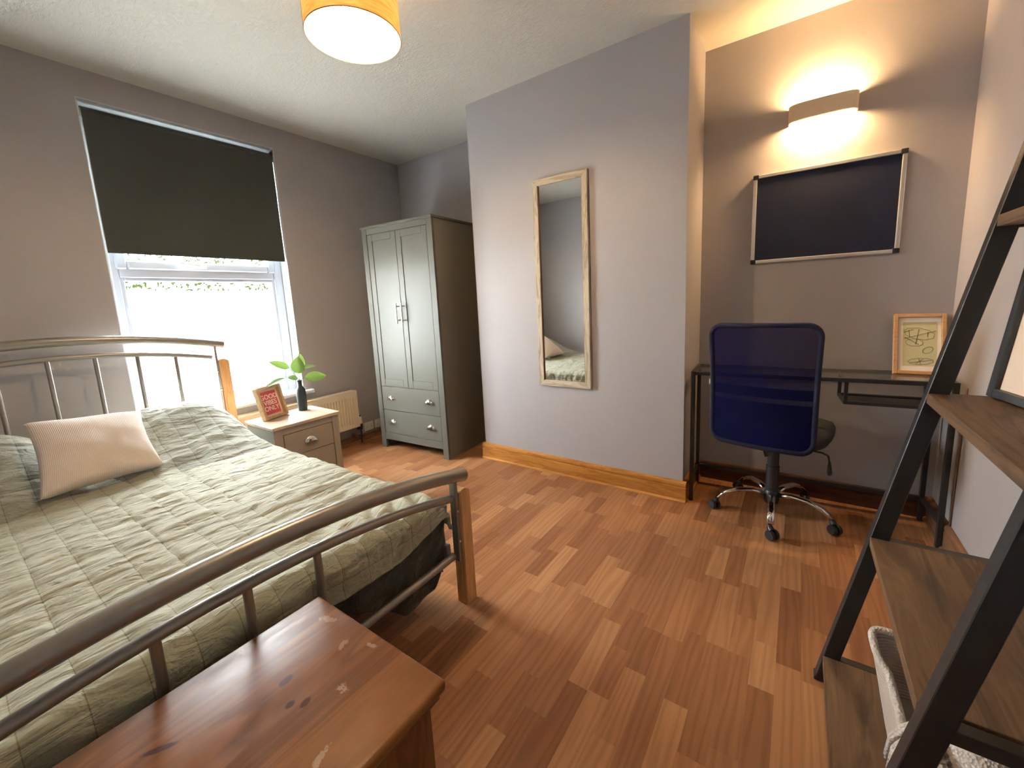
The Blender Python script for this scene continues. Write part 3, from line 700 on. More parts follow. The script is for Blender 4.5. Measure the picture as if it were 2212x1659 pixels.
# ================================================================= bed
HX, FX = 0.120, 2.120; YC = -1.955; PY = 0.715
root = thing('bed', 'double bed with silver tube headboard and footboard and beech corner posts', 'bed', (1.12, YC, 0)); WM = wm(root.location)
def arc(x, z0, k, ya, yb, r, name, n=24, nn=16):
    b = NB(); rings(b, [(x, ya+(yb-ya)*i/n, z0-k*(ya+(yb-ya)*i/n-YC)**2) for i in range(n+1)], r, nn); return obj(name, b, M_silver, root, smooth=40, world=WM)
arc(HX, 1.064, 0.165, YC-0.755, YC+0.755, 0.024, 'headboard_rail'); arc(HX, 0.982, 0.180, YC-0.685, YC+0.685, 0.0135, 'headboard_crossbar')
arc(FX, 0.612, 0.175, YC-0.765, YC+0.765, 0.0245, 'footboard_rail'); arc(FX, 0.534, 0.190, YC-0.69, YC+0.69, 0.0145, 'footboard_crossbar')
b = NB(); rings(b, [(FX-0.008, YC-0.69, 0.208), (FX-0.008, YC+0.69, 0.208)], 0.0145, 14); obj('lower_rail', b, M_silver, root, smooth=40, world=WM)
b = NB(); rings(b, [(HX, YC-0.69, 0.30), (HX, YC+0.69, 0.30)], 0.0135, 14); obj('lower_rail', b, M_silver, root, smooth=40, world=WM)
for k in range(-3, 4):
    y = YC+k*0.168; b = NB(); rings(b, [(HX, y, 0.30), (HX, y, 0.982-0.18*(y-YC)**2)], 0.0095, 10); obj('spindle', b, M_silver, root, smooth=40, world=WM)
for k in (-1, 0, 1):
    y = YC+0.012+k*0.169; b = NB(); rings(b, [(FX, y, 0.208), (FX, y, 0.530-0.19*(y-YC)**2)], 0.0105, 12); obj('spindle', b, M_silver, root, smooth=40, world=WM)
for X_, top, zt, zb in ((HX, 0.875, 0.965, 0.26), (FX, 0.462, 0.505, 0.188)):
    for s in (-1, 1):
        y = YC+s*(PY); ya_, yb_ = sorted((y-s*0.004, y+s*0.052))
        b = NB(); xa = X_-0.024 if X_ > 1 else X_-0.026; xb = xa+0.052
        zo, zi = (top-0.004, top+0.012)
        prof = [(ya_, 0), (yb_, 0), (yb_, top-0.006 if s > 0 else top+0.004), ((ya_+yb_)/2, top+0.010), (ya_, top+0.004 if s > 0 else top-0.006)]
        prism(b, prof, 0, xa, xb)
        bmesh.ops.bevel(b, geom=[e for e in b.edges if abs((e.verts[0].co-e.verts[1].co).x) < 1e-6 or True], offset=0.003, segments=2, affect='EDGES')
        obj('post', b, M_beech, root, smooth=30, world=WM)
        yi = y-s*0.012
        b = NB(); box(b, (X_-0.012, yi-0.007, zb), (X_+0.018, yi+0.007, zt+0.004), 0.002, 2); br = obj('bracket', b, M_silver, root, world=WM)
        for zz in (top-0.07, top-0.19):
            b = NB(); lathe(b, [(0.006, 0), (0.006, 0.002), (0.004, 0.004)], 12, M=Matrix.Translation((X_+0.018, yi, zz)) @ Matrix.Rotation(PI/2, 4, 'Y'))
            obj('bolt', b, M_chrome, br, smooth=40, world=WM)
for s in (-1, 1):
    b = NB(); y = YC+s*0.69; box(b, (HX+0.02, y-0.012, 0.19), (FX-0.03, y+0.012, 0.245), 0.003); obj('side_rail', b, M_silver, root, world=WM)
for k in range(13):
    b = NB(); box(b, (HX+0.10+k*0.14, YC-0.678, 0.235), (HX+0.16+k*0.14, YC+0.678, 0.247)); obj('slat', b, M_beech, root, world=WM)
b = NB(); box(b, (0.165, YC-0.665, 0.250), (2.055, YC+0.665, 0.402), 0.03, 3); o = obj('mattress', b, M_matt, None, smooth=40)
setorigin(o, (1.1, YC, 0.25)); tag(o, 'mattress lying on the bed under the sage quilt', 'mattress')

def tri(x, s): x = x/s; return abs(x-math.floor(x+0.5))*2
def wrk(x, y, z=0.0):
    a = noise.noise(Vector((x*11+2*noise.noise(Vector((x*3, y*3, 7))), y*4.0, z)))
    c = noise.noise(Vector((x*26, y*9, z+5)))
    d = noise.noise(Vector((x*3, y*3.3, z+9)))
    e = (1-abs(noise.noise(Vector((x*17+1.2*noise.noise(Vector((x*4, y*4, z))), y*5.0+2.0*x, z+3)))))**5
    g = (1-abs(noise.noise(Vector((x*34, y*11-3*x, z+13)))))**4
    return 0.008*a+0.0045*c+0.006*d+0.0042*e+0.0018*g-0.003
def cloth_grid(nu, nv, fn):
    b = NB(); uvl = b.loops.layers.uv.new('UVMap'); V = [[fn(i/nu, j/nv) for j in range(nv+1)] for i in range(nu+1)]
    VV = [[b.verts.new(V[i][j][0]) for j in range(nv+1)] for i in range(nu+1)]
    for i in range(nu):
        for j in range(nv):
            f = b.faces.new((VV[i][j], VV[i][j+1], VV[i+1][j+1], VV[i+1][j]))
            for lp, (a, c) in zip(f.loops, ((i, j), (i, j+1), (i+1, j+1), (i+1, j))): lp[uvl].uv = V[a][c][1]
    return b
def fold(t, r=0.045):
    """distance past the start of the bend -> (horizontal, drop)"""
    if t <= 0: return t, 0.0
    a = t/r
    if a < PI/2: return r*math.sin(a), r*(1-math.cos(a))
    return r+0.10*(t-r*PI/2), r+(t-r*PI/2)*0.99
XE, YN, YS = 2.050, -1.315, -2.595
def quilt_pt(u, v):
    U0, U1 = 0.10, XE+0.152; V0, V1 = YS-0.20, YN+0.20
    cu = U0+(U1-U0)*u; cv = V0+(V1-V0)*v
    hx, dx = fold(cu-XE); hn, dn = fold(cv-YN); hs, ds = fold(YS-cv)
    x = XE+hx if cu > XE else cu
    y = cv
    if cv > YN: y = YN+hn
    if cv < YS: y = YS-hs
    # near the corner the foot hem rises, towards the middle it hangs deeper
    cz = max(0.0, min(1.0, (cv-(-1.50))/0.22)); dx *= (1-0.50*cz)
    dn *= 0.62
    drop = max(dx, dn, ds)+0.25*min(dx, max(dn, ds))
    z = 0.432+0.020*math.exp(-((cv-YC)/0.55)**2)-0.012*(cu/2.0)**2*0
    z -= drop
    st = min(tri(cu+0.065, 0.13), 1)*0.065; sv = min(tri(cv, 0.085), 1)*0.0425
    puff = 0.0042*(1-math.exp(-min(st, sv)/0.007))
    wk = wrk(cu, cv)
    # big diagonal folds at the foot corner
    ff = math.exp(-((cu-1.99)**2/0.035+(cv+1.42)**2/0.035)); wk += ff*0.013*math.sin((cu*1.0+cv*1.9)*38)
    k = 1.0 if drop < 0.02 else 0.3
    z += (wk+puff)*k
    if dx > 0.02: x += wk*1.5+puff+0.010*math.sin(cv*23+1.3)*min(1, dx*8)
    if dn > 0.02: y += wk*1.2+puff
    if ds > 0.02: y -= wk*1.2+puff
    x = min(x, 2.100); y = min(y, YN+0.066) if True else y
    return (x, y, z), (cu+0.065, cv)
b = cloth_grid(330, 270, quilt_pt)
o = obj('quilt', b, M_quilt, None, smooth=True); setorigin(o, (1.1, YC, 0.42)); tag(o, 'sage quilted bedspread with stitched rectangles covering the bed', 'bedspread')
sm = o.modifiers.new('thickness', 'SOLIDIFY'); sm.thickness = 0.006; sm.offset = -1

# dark sheet hanging at the foot
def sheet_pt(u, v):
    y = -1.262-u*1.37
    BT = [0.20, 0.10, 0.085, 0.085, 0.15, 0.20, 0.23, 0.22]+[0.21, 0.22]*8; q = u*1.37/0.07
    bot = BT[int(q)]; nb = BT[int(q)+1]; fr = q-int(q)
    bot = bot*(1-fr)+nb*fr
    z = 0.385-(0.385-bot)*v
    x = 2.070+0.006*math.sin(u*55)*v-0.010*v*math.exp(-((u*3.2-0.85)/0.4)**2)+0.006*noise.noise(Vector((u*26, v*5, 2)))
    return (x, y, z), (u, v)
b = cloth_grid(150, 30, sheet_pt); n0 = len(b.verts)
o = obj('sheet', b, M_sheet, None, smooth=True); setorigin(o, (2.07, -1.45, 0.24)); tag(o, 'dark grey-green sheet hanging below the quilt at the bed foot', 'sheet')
sm = o.modifiers.new('thickness', 'SOLIDIFY'); sm.thickness = 0.004; sm.offset = -1
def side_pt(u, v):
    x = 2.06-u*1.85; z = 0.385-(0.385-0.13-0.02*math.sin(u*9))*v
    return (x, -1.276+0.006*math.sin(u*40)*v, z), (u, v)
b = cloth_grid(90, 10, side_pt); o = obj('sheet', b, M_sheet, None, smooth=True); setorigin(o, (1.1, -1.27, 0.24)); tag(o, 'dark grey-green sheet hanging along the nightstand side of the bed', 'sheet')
sm = o.modifiers.new('thickness', 'SOLIDIFY'); sm.thickness = 0.003; sm.offset = 1

# pillows
def pillow(y0, y1, label, seed):
    def fn(u, v):
        a = u*2-1; c = v*2-1
        x = 0.165+u*0.70; y = y0+(y1-y0)*v
        prof = (1-abs(a)**2.6)**0.55 if abs(a) < 1 else 0
        # crest towards the headboard
        crest = 0.205*math.exp(-((x-0.33)/0.30)**2)+0.03*(1-u)
        edge = (1-abs(c)**3.2)**0.55 if abs(c) < 1 else 0
        z = 0.438+(crest+0.02)*min(1, prof*1.25)*edge
        y = (y0+y1)/2+(y-(y0+y1)/2)*(1-0.05*(1-a*a))
        st = min(tri(x, 0.17)*0.085, tri(y, 0.085)*0.0425)
        wk = wrk(x*0.9, y*1.2+x*0.8, seed)*1.3
        z += (0.003*(1-math.exp(-st/0.006))+wk)*min(1, prof*edge*1.5)
        z -= 0.9*fold(y-YN)[1] if y > YN else 0
        return (x, y, z), (x, y)
    b = cloth_grid(110, 100, fn)
    vs = [v for v in b.verts if v.is_boundary]
    b2 = b
    # flat underside
    top = {}
    bl = list(b.verts); 
    under = [b.verts.new((v.co.x, v.co.y, 0.434-0.0 if not v.is_boundary else v.co.z)) for v in []]
    be = [e for e in b.edges if e.is_boundary]
    bmesh.ops.holes_fill(b, edges=be, sides=0)
    o = obj('pillow', b, M_pillow, None, smooth=60); setorigin(o, ((0.165+0.865)/2, (y0+y1)/2, 0.436)); return tag(o, label, 'pillow', 'pillows')
pillow(-1.915, -1.262, 'sage quilted pillow at the window side, right of the oatmeal cushion', 3)
pillow(-2.640, -1.960, 'sage quilted pillow mostly hidden left of the oatmeal cushion', 11)

# oatmeal cushion leaning on the pillows
c00, c10, c11, c01 = Vector((0.800, -2.125, 0.468)), Vector((0.760, -1.742, 0.462)), Vector((0.505, -1.735, 0.685)), Vector((0.470, -2.098, 0.715))
def cush(sign):
    def fn(u, v):
        a = u*2-1; c = v*2-1
        pin = 1-0.0
        uu = 0.5+(u-0.5)*(1-0.085*(1-c*c)); vv = 0.5+(v-0.5)*(1-0.085*(1-a*a))
        p = (c00*(1-uu)+c10*uu)*(1-vv)+(c01*(1-uu)+c11*uu)*vv
        n = (c10-c00).cross(c01-c00).normalized()
        th = 0.072*((1-abs(a)**2.2)*(1-abs(c)**2.2))**0.42 if abs(a) < 1 and abs(c) < 1 else 0
        th += 0.004*noise.noise(Vector((a*2.5, c*2.5, 1+sign)))*(1 if th > 0.01 else 0)
        # creases from the corners
        return tuple(p+n*th*sign+Vector((0, 0, 0.012*(1-abs(c))*0))), (u, v)
    return fn
b = cloth_grid(60, 60, cush(1)); bb = cloth_grid(60, 60, cush(-1))
me_t = bpy.data.meshes.new('t'); bb.to_mesh(me_t); bb.free(); b.from_mesh(me_t); bpy.data.meshes.remove(me_t)
bmesh.ops.remove_doubles(b, verts=b.verts, dist=0.0004)
bmesh.ops.translate(b, verts=b.verts, vec=(0.025, 0, 0.03))
o = obj('cushion', b, M_cush, None, smooth=True); setorigin(o, (0.75, -1.93, 0.50)); tag(o, 'oatmeal waffle-textured square cushion leaning on the pillows', 'cushion')

# ================================================================= chest
cx0, cx1, cy0, cy1 = 2.162, 2.615, -2.66, -1.802; CH = 0.430
root = thing('chest', 'worn orange pine blanket chest at the foot of the bed', 'chest', ((cx0+cx1)/2, (cy0+cy1)/2, 0)); WM = wm(root.location)
b = NB(); box(b, (cx0, cy0, CH-0.024), (cx1, cy1, CH), 0.0085, 4); obj('lid', b, M_chest_top, root, smooth=35, world=WM)
b = NB(); box(b, (cx1-0.018, cy0+0.014, CH-0.0242), (cx1-0.006, cy1-0.014, CH-0.036), 0.003); box(b, (cx0+0.02, cy1-0.024, CH-0.0242), (cx1-0.018, cy1-0.014, CH-0.036), 0.003); obj('lid_moulding', b, M_pine_side, root, world=WM)
ix0, ix1, iy0, iy1 = cx0+0.015, cx1-0.024, cy0+0.024, cy1-0.026
for nm, a, c in (('front_panel', (ix1-0.018, iy0, 0.0), (ix1, iy1, CH-0.025)), ('back_panel', (ix0, iy0, 0.0), (ix0+0.018, iy1, CH-0.025)),
                 ('side_panel', (ix0+0.018, iy1-0.018, 0.0), (ix1-0.018, iy1, CH-0.025)), ('side_panel', (ix0+0.018, iy0, 0.0), (ix1-0.018, iy0+0.018, CH-0.025))):
    b = NB(); box(b, a, c, 0.001); obj(nm, b, M_pine_side, root, world=WM)
b = NB(); box(b, (ix0+0.018, iy0+0.018, 0.05), (ix1-0.018, iy1-0.018, 0.062)); obj('base_board', b, M_pine_side, root, world=WM)

# ================================================================= mirror
mx0, mx1, mz0, mz1 = 1.762, 2.127, 0.602, 1.880
root = thing('wall_mirror', 'tall narrow mirror in weathered pale wood frame on the chimney breast', 'mirror', ((mx0+mx1)/2, 0, (mz0+mz1)/2)); WM = wm(root.location)
fwd = 0.036; d = 0.022
def mitre(bm, c, depth0, depth1):  # c: 4 corners (x,z)
    prism(bm, c, 1, depth0, depth1)
P4 = [(mx0, mz0), (mx1, mz0), (mx1, mz1), (mx0, mz1)]; I4 = [(mx0+fwd, mz0+fwd), (mx1-fwd, mz0+fwd), (mx1-fwd, mz1-fwd), (mx0+fwd, mz1-fwd)]
for k in range(4):
    b = NB(); q = [P4[k], P4[(k+1) % 4], I4[(k+1) % 4], I4[k]]; mitre(b, q, -d, -0.001)
    bmesh.ops.bevel(b, geom=b.edges[:], offset=0.0012, segments=1, affect='EDGES')
    obj('frame_side', b, M_mirror_frame if k % 2 else M_mirror_frame_h, root, world=WM)
b = NB(); box(b, (mx0+fwd-0.004, -0.010, mz0+fwd-0.004), (mx1-fwd+0.004, -0.006, mz1-fwd+0.004)); obj('mirror_glass', b, M_mirror, root, world=WM)
b = NB(); frw = 0.003
box(b, (mx0+fwd-0.001, -0.019, mz0+fwd), (mx0+fwd+0.002, -0.010, mz1-fwd)); box(b, (mx1-fwd-0.002, -0.019, mz0+fwd), (mx1-fwd+0.001, -0.010, mz1-fwd)); obj('inner_lip', b, M_hard, root, world=WM)

# ================================================================= notice board
bx0, bx1, bz0, bz1 = 2.918, 3.528, 1.297, 1.760; YB = DR
root = thing('notice_board', 'navy felt notice board with aluminium edge and black corners', 'notice board', ((bx0+bx1)/2, DR, (bz0+bz1)/2)); WM = wm(root.location)
b = NB(); box(b, (bx0+0.01, YB-0.012, bz0+0.01), (bx1-0.01, YB-0.001, bz1-0.01)); obj('felt_panel', b, M_navy, root, world=WM)
T_ = 0.018
for a, c in (((bx0, bz0+0.02), (bx0+T_, bz1-0.02)), ((bx1-T_, bz0+0.02), (bx1, bz1-0.02)), ((bx0+0.02, bz0), (bx1-0.02, bz0+T_)), ((bx0+0.02, bz1-T_), (bx1-0.02, bz1))):
    b = NB(); box(b, (a[0], YB-0.018, a[1]), (c[0], YB-0.001, c[1]), 0.003, 2); obj('edge_trim', b, M_alu, root, world=WM)
for xx in (bx0-0.001, bx1-0.025):
    for zz in (bz0-0.001, bz1-0.022):
        b = NB(); box(b, (xx, YB-0.020, zz), (xx+0.026, YB-0.001, zz+0.023), 0.003, 2); obj('corner_cap', b, M_plblack, root, world=WM)

# ================================================================= wall light
sx0, sx1, sz0, sz1 = 3.062, 3.338, 1.973, 2.050
root = thing('wall_light', 'bowed plaster-coloured uplighter lit warm above the notice board', 'wall light', ((sx0+sx1)/2, DR, (sz0+sz1)/2)); WM = wm(root.location)
M_plaster = mat('painted_plaster_light', srgb(226, 210, 184), 0.7)
b = NB(); pts = []; n = 24
for k in range(n+1):
    th = PI*k/n; cc = math.cos(th); ss = math.sin(th)
    xx = (sx0+sx1)/2-(sx1-sx0)/2*math.copysign(abs(cc)**0.55, cc); yy = DR-0.080*abs(ss)**0.45
    pts.append((xx, yy))
ins = [((sx0+sx1)/2+(x-(sx0+sx1)/2)*0.965, DR-(DR-y)*0.93) for x, y in pts]
V = [[b.verts.new((x, y, z)) for (x, y) in L] for L in (pts, ins) for z in (sz0, sz1)]
for k in range(n):
    b.faces.new((V[0][k], V[0][k+1], V[1][k+1], V[1][k])); b.faces.new((V[2][k], V[3][k], V[3][k+1], V[2][k+1]))
    b.faces.new((V[1][k], V[1][k+1], V[3][k+1], V[3][k])); b.faces.new((V[0][k], V[2][k], V[2][k+1], V[0][k+1]))
obj('shade', b, M_plaster, root, smooth=40, world=WM)
b = NB(); rings(b, [(sx0+0.045, DR-0.050, (sz0+sz1)/2), (sx1-0.045, DR-0.050, (sz0+sz1)/2)], 0.017, 16); obj('lamp_tube', b, M_tube, root, smooth=True, world=WM)
b = NB(); box(b, (sx0+0.03, DR-0.012, (sz0+sz1)/2-0.018), (sx1-0.03, DR-0.001, (sz0+sz1)/2+0.018))
for xx in (sx0+0.038, sx1-0.045): box(b, (xx, DR-0.058, (sz0+sz1)/2-0.01), (xx+0.007, DR-0.012, (sz0+sz1)/2+0.01))
obj('lamp_holder', b, M_white, root, world=WM)

# ================================================================= ceiling lamp
LC = Vector((1.785, -1.240, 2.12)); SR = 0.163; SH = 0.21
root = thing('ceiling_lamp', 'lit drum pendant lamp with pale wood veneer shade', 'ceiling lamp', (LC.x, LC.y, H))
Z0 = LC.z-H
b = NB(); lathe(b, [(SR, Z0), (SR, Z0+SH)], 64, cap=False); 
bmesh.ops.remove_doubles(b, verts=b.verts, dist=1e-6); sh = obj('shade', b, M_veneer, root, smooth=True)
b = NB(); lathe(b, [(SR-0.002, Z0+0.001), (SR-0.002, Z0+SH-0.001)], 64, cap=False); obj('shade_lining', b, M_shadein, sh, smooth=True)
b = NB(); rings(b, [(SR*math.cos(a_), SR*math.sin(a_), Z0) for a_ in [2*PI*k/64 for k in range(65)]], 0.0016, 6, cap=False); obj('lower_rim', b, M_hard, sh, smooth=True)
am = math.radians(232)
b = NB(); box(b, (SR-0.001, -0.004, Z0), (SR+0.0015, 0.004, Z0+SH), M=Matrix.Rotation(am, 4, 'Z')); obj('seam', b, M_hard, sh)
b = NB()
for k in range(3):
    a_ = k*2*PI/3; rings(b, [(0.02*math.cos(a_), 0.02*math.sin(a_), Z0+SH-0.03), (SR*math.cos(a_), SR*math.sin(a_), Z0+SH-0.004)], 0.0015, 6)
lathe(b, [(0.02, Z0+SH-0.034), (0.02, Z0+SH-0.026)], 20); obj('spider_ring', b, M_white, root, smooth=40)
b = NB(); lathe(b, [(0.017, Z0+SH-0.06), (0.019, Z0+SH-0.03), (0.017, Z0+SH+0.0), (0.006, Z0+SH+0.015)], 20); obj('lamp_holder', b, M_white, root, smooth=40)
b = NB(); lathe(b, [(0.001, Z0+0.055), (0.016, Z0+0.060), (0.027, Z0+0.075), (0.030, Z0+0.092), (0.027, Z0+0.110), (0.017, Z0+0.135), (0.014, Z0+0.15)], 24); obj('bulb', b, M_bulb, root, smooth=True)
b = NB(); rings(b, [(0, 0, Z0+SH), (0, 0, -0.02)], 0.003, 8); obj('cord', b, M_white, root, smooth=True)
b = NB(); lathe(b, [(0.045, -0.022), (0.048, -0.012), (0.048, 0.0)], 28); obj('ceiling_rose', b, M_white, root, smooth=40)
ld = bpy.data.lights.new('bulb_light', 'POINT'); ld.energy = CEIL_W; ld.color = (1.0, 0.74, 0.44); ld.shadow_soft_size = CEIL_R
lo = bpy.data.objects.new('bulb_light', ld); COL.objects.link(lo); lo.parent = root; lo.location = (0, 0, Z0+0.03)

# ================================================================= desk (rotated a little)
dr = math.radians(3.5); dl = (2.690, 0.030, 0.0); root = thing('desk', 'black metal desk with glass top in the right alcove', 'desk', dl, dr)
DWI, DDE, DH = 1.025, 0.270, 0.738; q = 0.019
for nm, a, c in (('leg', (0, 0, 0), (q, q, DH)), ('leg', (DWI-q, 0, 0), (DWI, q, DH)), ('leg', (0, DDE-q, 0), (q, DDE, DH)), ('leg', (DWI-q, DDE-q, 0), (DWI, DDE, DH)),
                 ('top_rail', (q, 0, DH-q), (DWI-q, q, DH)), ('top_rail', (q, DDE-q, DH-q), (DWI-q, DDE, DH)), ('top_rail', (0, q, DH-q), (q, DDE-q, DH)), ('top_rail', (DWI-q, q, DH-q), (DWI, DDE-q, DH)),
                 ('lower_rail', (0, q, 0.105), (q, DDE-q, 0.105+q)), ('lower_rail', (DWI-q, q, 0.105), (DWI, DDE-q, 0.105+q)), ('lower_rail', (q, DDE-q, 0.105), (DWI-q, DDE, 0.105+q))):
    b = NB(); box(b, a, c, 0.0012); obj(nm, b, M_black, root)
b = NB(); box(b, (q+0.001, q+0.001, DH-0.006), (DWI-q-0.001, DDE-q-0.001, DH-0.001)); obj('glass_top', b, M_deskglass, root)
sxa, sxb, szb = 0.655, 0.985, 0.612; q2 = 0.014
for xx in (sxa, sxb-q2):
    for yy in (0.02, 0.20):
        b = NB(); box(b, (xx, yy, szb+q2), (xx+q2, yy+q2, DH-q)); obj('shelf_post', b, M_black, root)
    b = NB(); box(b, (xx, 0.034, szb), (xx+q2, 0.20, szb+q2)); obj('shelf_bar', b, M_black, root)
    b = NB(); box(b, (xx, 0.019, DH-q-0.001), (xx+q2, DDE-q, DH-q+0.006)); obj('cross_bar', b, M_black, root)
for yy in (0.02, 0.20):
    b = NB(); box(b, (sxa, yy, szb), (sxb, yy+0.014, szb+q2)); obj('shelf_bar', b, M_black, root)
b = NB(); box(b, (sxa+q2, 0.034, szb+0.004), (sxb-q2, 0.20, szb+0.009)); obj('under_shelf', b, M_smoke, root)

# framed print leaning at the back of the desk
fl = Vector((3.620, 0.272, 0.738)); root = thing('framed_print', 'light wood framed line drawing on sage paper leaning at the desk end', 'picture frame', fl, math.radians(2))
ln_ = math.atan2(0.085, 0.28); FM2 = Matrix.Rotation(PI/2-ln_, 4, 'X')
FM_old = FM; FM = FM2
fw2, fh = 0.090, 0.285
b = NB(); fbars(b, fw2, fh, 0.016, -0.022, 0.0, 0.002); obj('frame', b, M_oakf2, root)
b = NB(); box(b, (-fw2+0.016, 0.016, -0.016), (fw2-0.016, fh-0.016, -0.012), M=FM); obj('mat_board', b, M_paper, root)
b = NB(); box(b, (-fw2+0.034, 0.040, -0.012), (fw2-0.030, fh-0.038, -0.0114), M=FM); pr = obj('print', b, M_art, root)
b = NB()
def line2(pts, r=0.0007, n=4): rings(b, [FM @ Vector((x, y, -0.0110)) for x, y in pts], r, n, cap=False)
def ell(cx, cy, rx, ry, an, lob=9, amp=0.10):
    P_ = []
    for k in range(61):
        a_ = 2*PI*k/60; rr = 1+amp*abs(math.sin(a_*lob/2)); x = rx*rr*math.cos(a_); y = ry*rr*math.sin(a_)
        P_.append((cx+x*math.cos(an)-y*math.sin(an), cy+x*math.sin(an)+y*math.cos(an)))
    line2(P_)
ell(0.000, 0.192, 0.050, 0.024, -0.25); ell(-0.016, 0.150, 0.028, 0.016, -0.1); ell(0.006, 0.062, 0.040, 0.014, 0.05); ell(0.030, 0.115, 0.018, 0.012, 0.6)
for sgm in ([(-0.052, 0.168), (0.056, 0.205)], [(-0.050, 0.176), (0.0, 0.140)], [(-0.035, 0.210), (-0.032, 0.175)], [(0.0, 0.212), (-0.012, 0.140)], [(0.03, 0.20), (0.028, 0.176)], [(-0.03, 0.055), (0.044, 0.068)], [(0.0, 0.074), (0.006, 0.050)], [(-0.052, 0.20), (-0.02, 0.212)], [(-0.01, 0.05), (0.015, 0.073)]): line2(sgm, 0.0009)
obj('ink_drawing', b, M_ink, pr)
FM = FM_old

# thin brown upright line on the right wall
b = NB(); rings(b, [(RX-0.004, 0.086, 0.115), (RX-0.004, 0.083, 0.40), (RX-0.004, 0.080, 0.72)], 0.0035, 8); o = obj('wall_line', b, M_hard, None, smooth=True)
setorigin(o, (RX, 0.083, 0.12)); tag(o, 'thin brown line running down the right wall beside the desk', 'wall_line')

# ================================================================= office chair (faces +y local)
root = thing('office_chair', 'blue mesh office chair with chrome five-star base at the desk', 'chair', (3.080, 0.085, 0), math.radians(-5))
CZ = root.rotation_euler.z
b = NB(); lathe(b, [(0.030, 0.062), (0.034, 0.070), (0.034, 0.125), (0.026, 0.135)], 28); obj('hub', b, M_plblack, root, smooth=40)
b = NB(); lathe(b, [(0.030, 0.13), (0.030, 0.262), (0.0265, 0.266), (0.0265, 0.40), (0.022, 0.405)], 28); obj('gas_column', b, M_plblack, root, smooth=40)
for k in range(5):
    a_ = math.radians(272+72*k)-CZ; R = Matrix.Rotation(a_, 4, 'Z')
    b = NB(); pts = [R @ Vector(p) for p in ((0.025, 0, 0.108), (0.09, 0, 0.125), (0.16, 0, 0.122), (0.22, 0, 0.102), (0.258, 0, 0.070))]
    rings(b, pts, [0.016, 0.015, 0.0145, 0.0145, 0.013], 14, flat=(1.15, 0.72)); lg = obj('base_arm', b, M_chrome, root, smooth=True)
    b = NB(); cc = R @ Vector((0.262, 0, 0.0)); rd = a_+[0.9, -0.6, 0.5, 1.4, -1.0][k]; RR = Matrix.Translation(cc) @ Matrix.Rotation(rd, 4, 'Z')
    for s in (-1, 1):
        lathe(b, [(0.016, 0.0), (0.0225, 0.002), (0.024, 0.006), (0.024, 0.014), (0.021, 0.018), (0.008, 0.018)], 20, M=RR @ Matrix.Translation((0.012, s*0.004, 0.0245)) @ Matrix.Rotation(-s*PI/2, 4, 'X'))
    rings(b, [RR @ Vector((0.012, -0.005, 0.044)), RR @ Vector((0.0, 0, 0.052)), RR @ Vector((-0.004, 0, 0.066))], [0.014, 0.015, 0.010], 12); obj('caster', b, M_plblack, lg, smooth=40)
# seat
b = NB(); n_ = 40; R_ = []
for (s, z) in ((0.80, 0.398), (0.93, 0.412), (1.0, 0.440), (1.0, 0.466), (0.95, 0.486), (0.80, 0.497), (0.4, 0.500), (0.02, 0.499)):
    r = []
    for k in range(n_):
        a_ = 2*PI*k/n_; cx_ = math.copysign(abs(math.cos(a_))**0.60, math.cos(a_)); sy_ = math.copysign(abs(math.sin(a_))**0.60, math.sin(a_))
        y = 0.025+sy_*0.215*s; wf = 0.225+0.012*sy_
        r.append(b.verts.new((cx_*wf*s+0.012, y, z-0.018*max(0, (y-0.12))/0.1+0.010*abs(cx_)*s)))
    R_.append(r)
for i in range(len(R_)-1):
    for k in range(n_): b.faces.new((R_[i][k], R_[i][(k+1) % n_], R_[i+1][(k+1) % n_], R_[i+1][k]))
b.faces.new(R_[0][::-1]); b.faces.new(R_[-1]); obj('seat', b, M_seat, root, smooth=True)
b = NB(); box(b, (-0.085, -0.10, 0.372), (0.085, 0.10, 0.400), 0.006, 2); obj('seat_plate', b, M_plblack, root)
b = NB(); rings(b, [(0.07, -0.02, 0.384), (0.20, -0.05, 0.386), (0.222, -0.06, 0.380), (0.228, -0.062, 0.350)], 0.0045, 8); lv = obj('lever', b, M_plblack, root, smooth=True)
b = NB(); rings(b, [(0.228, -0.062, 0.355), (0.229, -0.062, 0.335), (0.231, -0.062, 0.300), (0.231, -0.062, 0.292)], [0.007, 0.016, 0.023, 0.020], 14, flat=(1, 0.45)); obj('lever_paddle', b, M_plblack, lv, smooth=True)
# backrest: rounded rectangle, curved in plan
def bk(u, v):
    """u -1..1, v 0..1 -> local point"""
    z = 0.432+v*0.568; y = -0.235-0.030*v+0.030*math.sin(v*PI)*0.5
    y += -0.030*(1-u*u)+0.012
    wdt = 0.208+0.006*v-0.004*math.sin(v*PI)
    return Vector((-0.035+u*wdt, y, z-0.006*u*(1-v)))
def rr(t):
    """rounded rectangle outline in (u,v), t 0..1"""
    ru, rv = 0.24, 0.095; segs = []
    for (cu, cv, a0) in ((1-ru, 1-rv, 0), (-1+ru, 1-rv, 90), (-1+ru, rv, 180), (1-ru, rv, 270)):
        for k in range(9):
            a_ = math.radians(a0+90*k/8); segs.append((cu+ru*math.cos(a_), cv+rv*math.sin(a_)))
    return segs
out_ = rr(0); dense = []
for i in range(len(out_)):
    p0, p1 = out_[i], out_[(i+1) % len(out_)]; L = math.hypot((p1[0]-p0[0])*0.21, (p1[1]-p0[1])*0.57); n_ = max(1, int(L/0.03))
    for k in range(n_): dense.append((p0[0]+(p1[0]-p0[0])*k/n_, p0[1]+(p1[1]-p0[1])*k/n_))
b = NB(); rings(b, [bk(u, v) for u, v in dense]+[bk(*dense[0])], 0.0115, 10, cap=False); bf = obj('back_frame', b, M_bluefab, root, smooth=True)
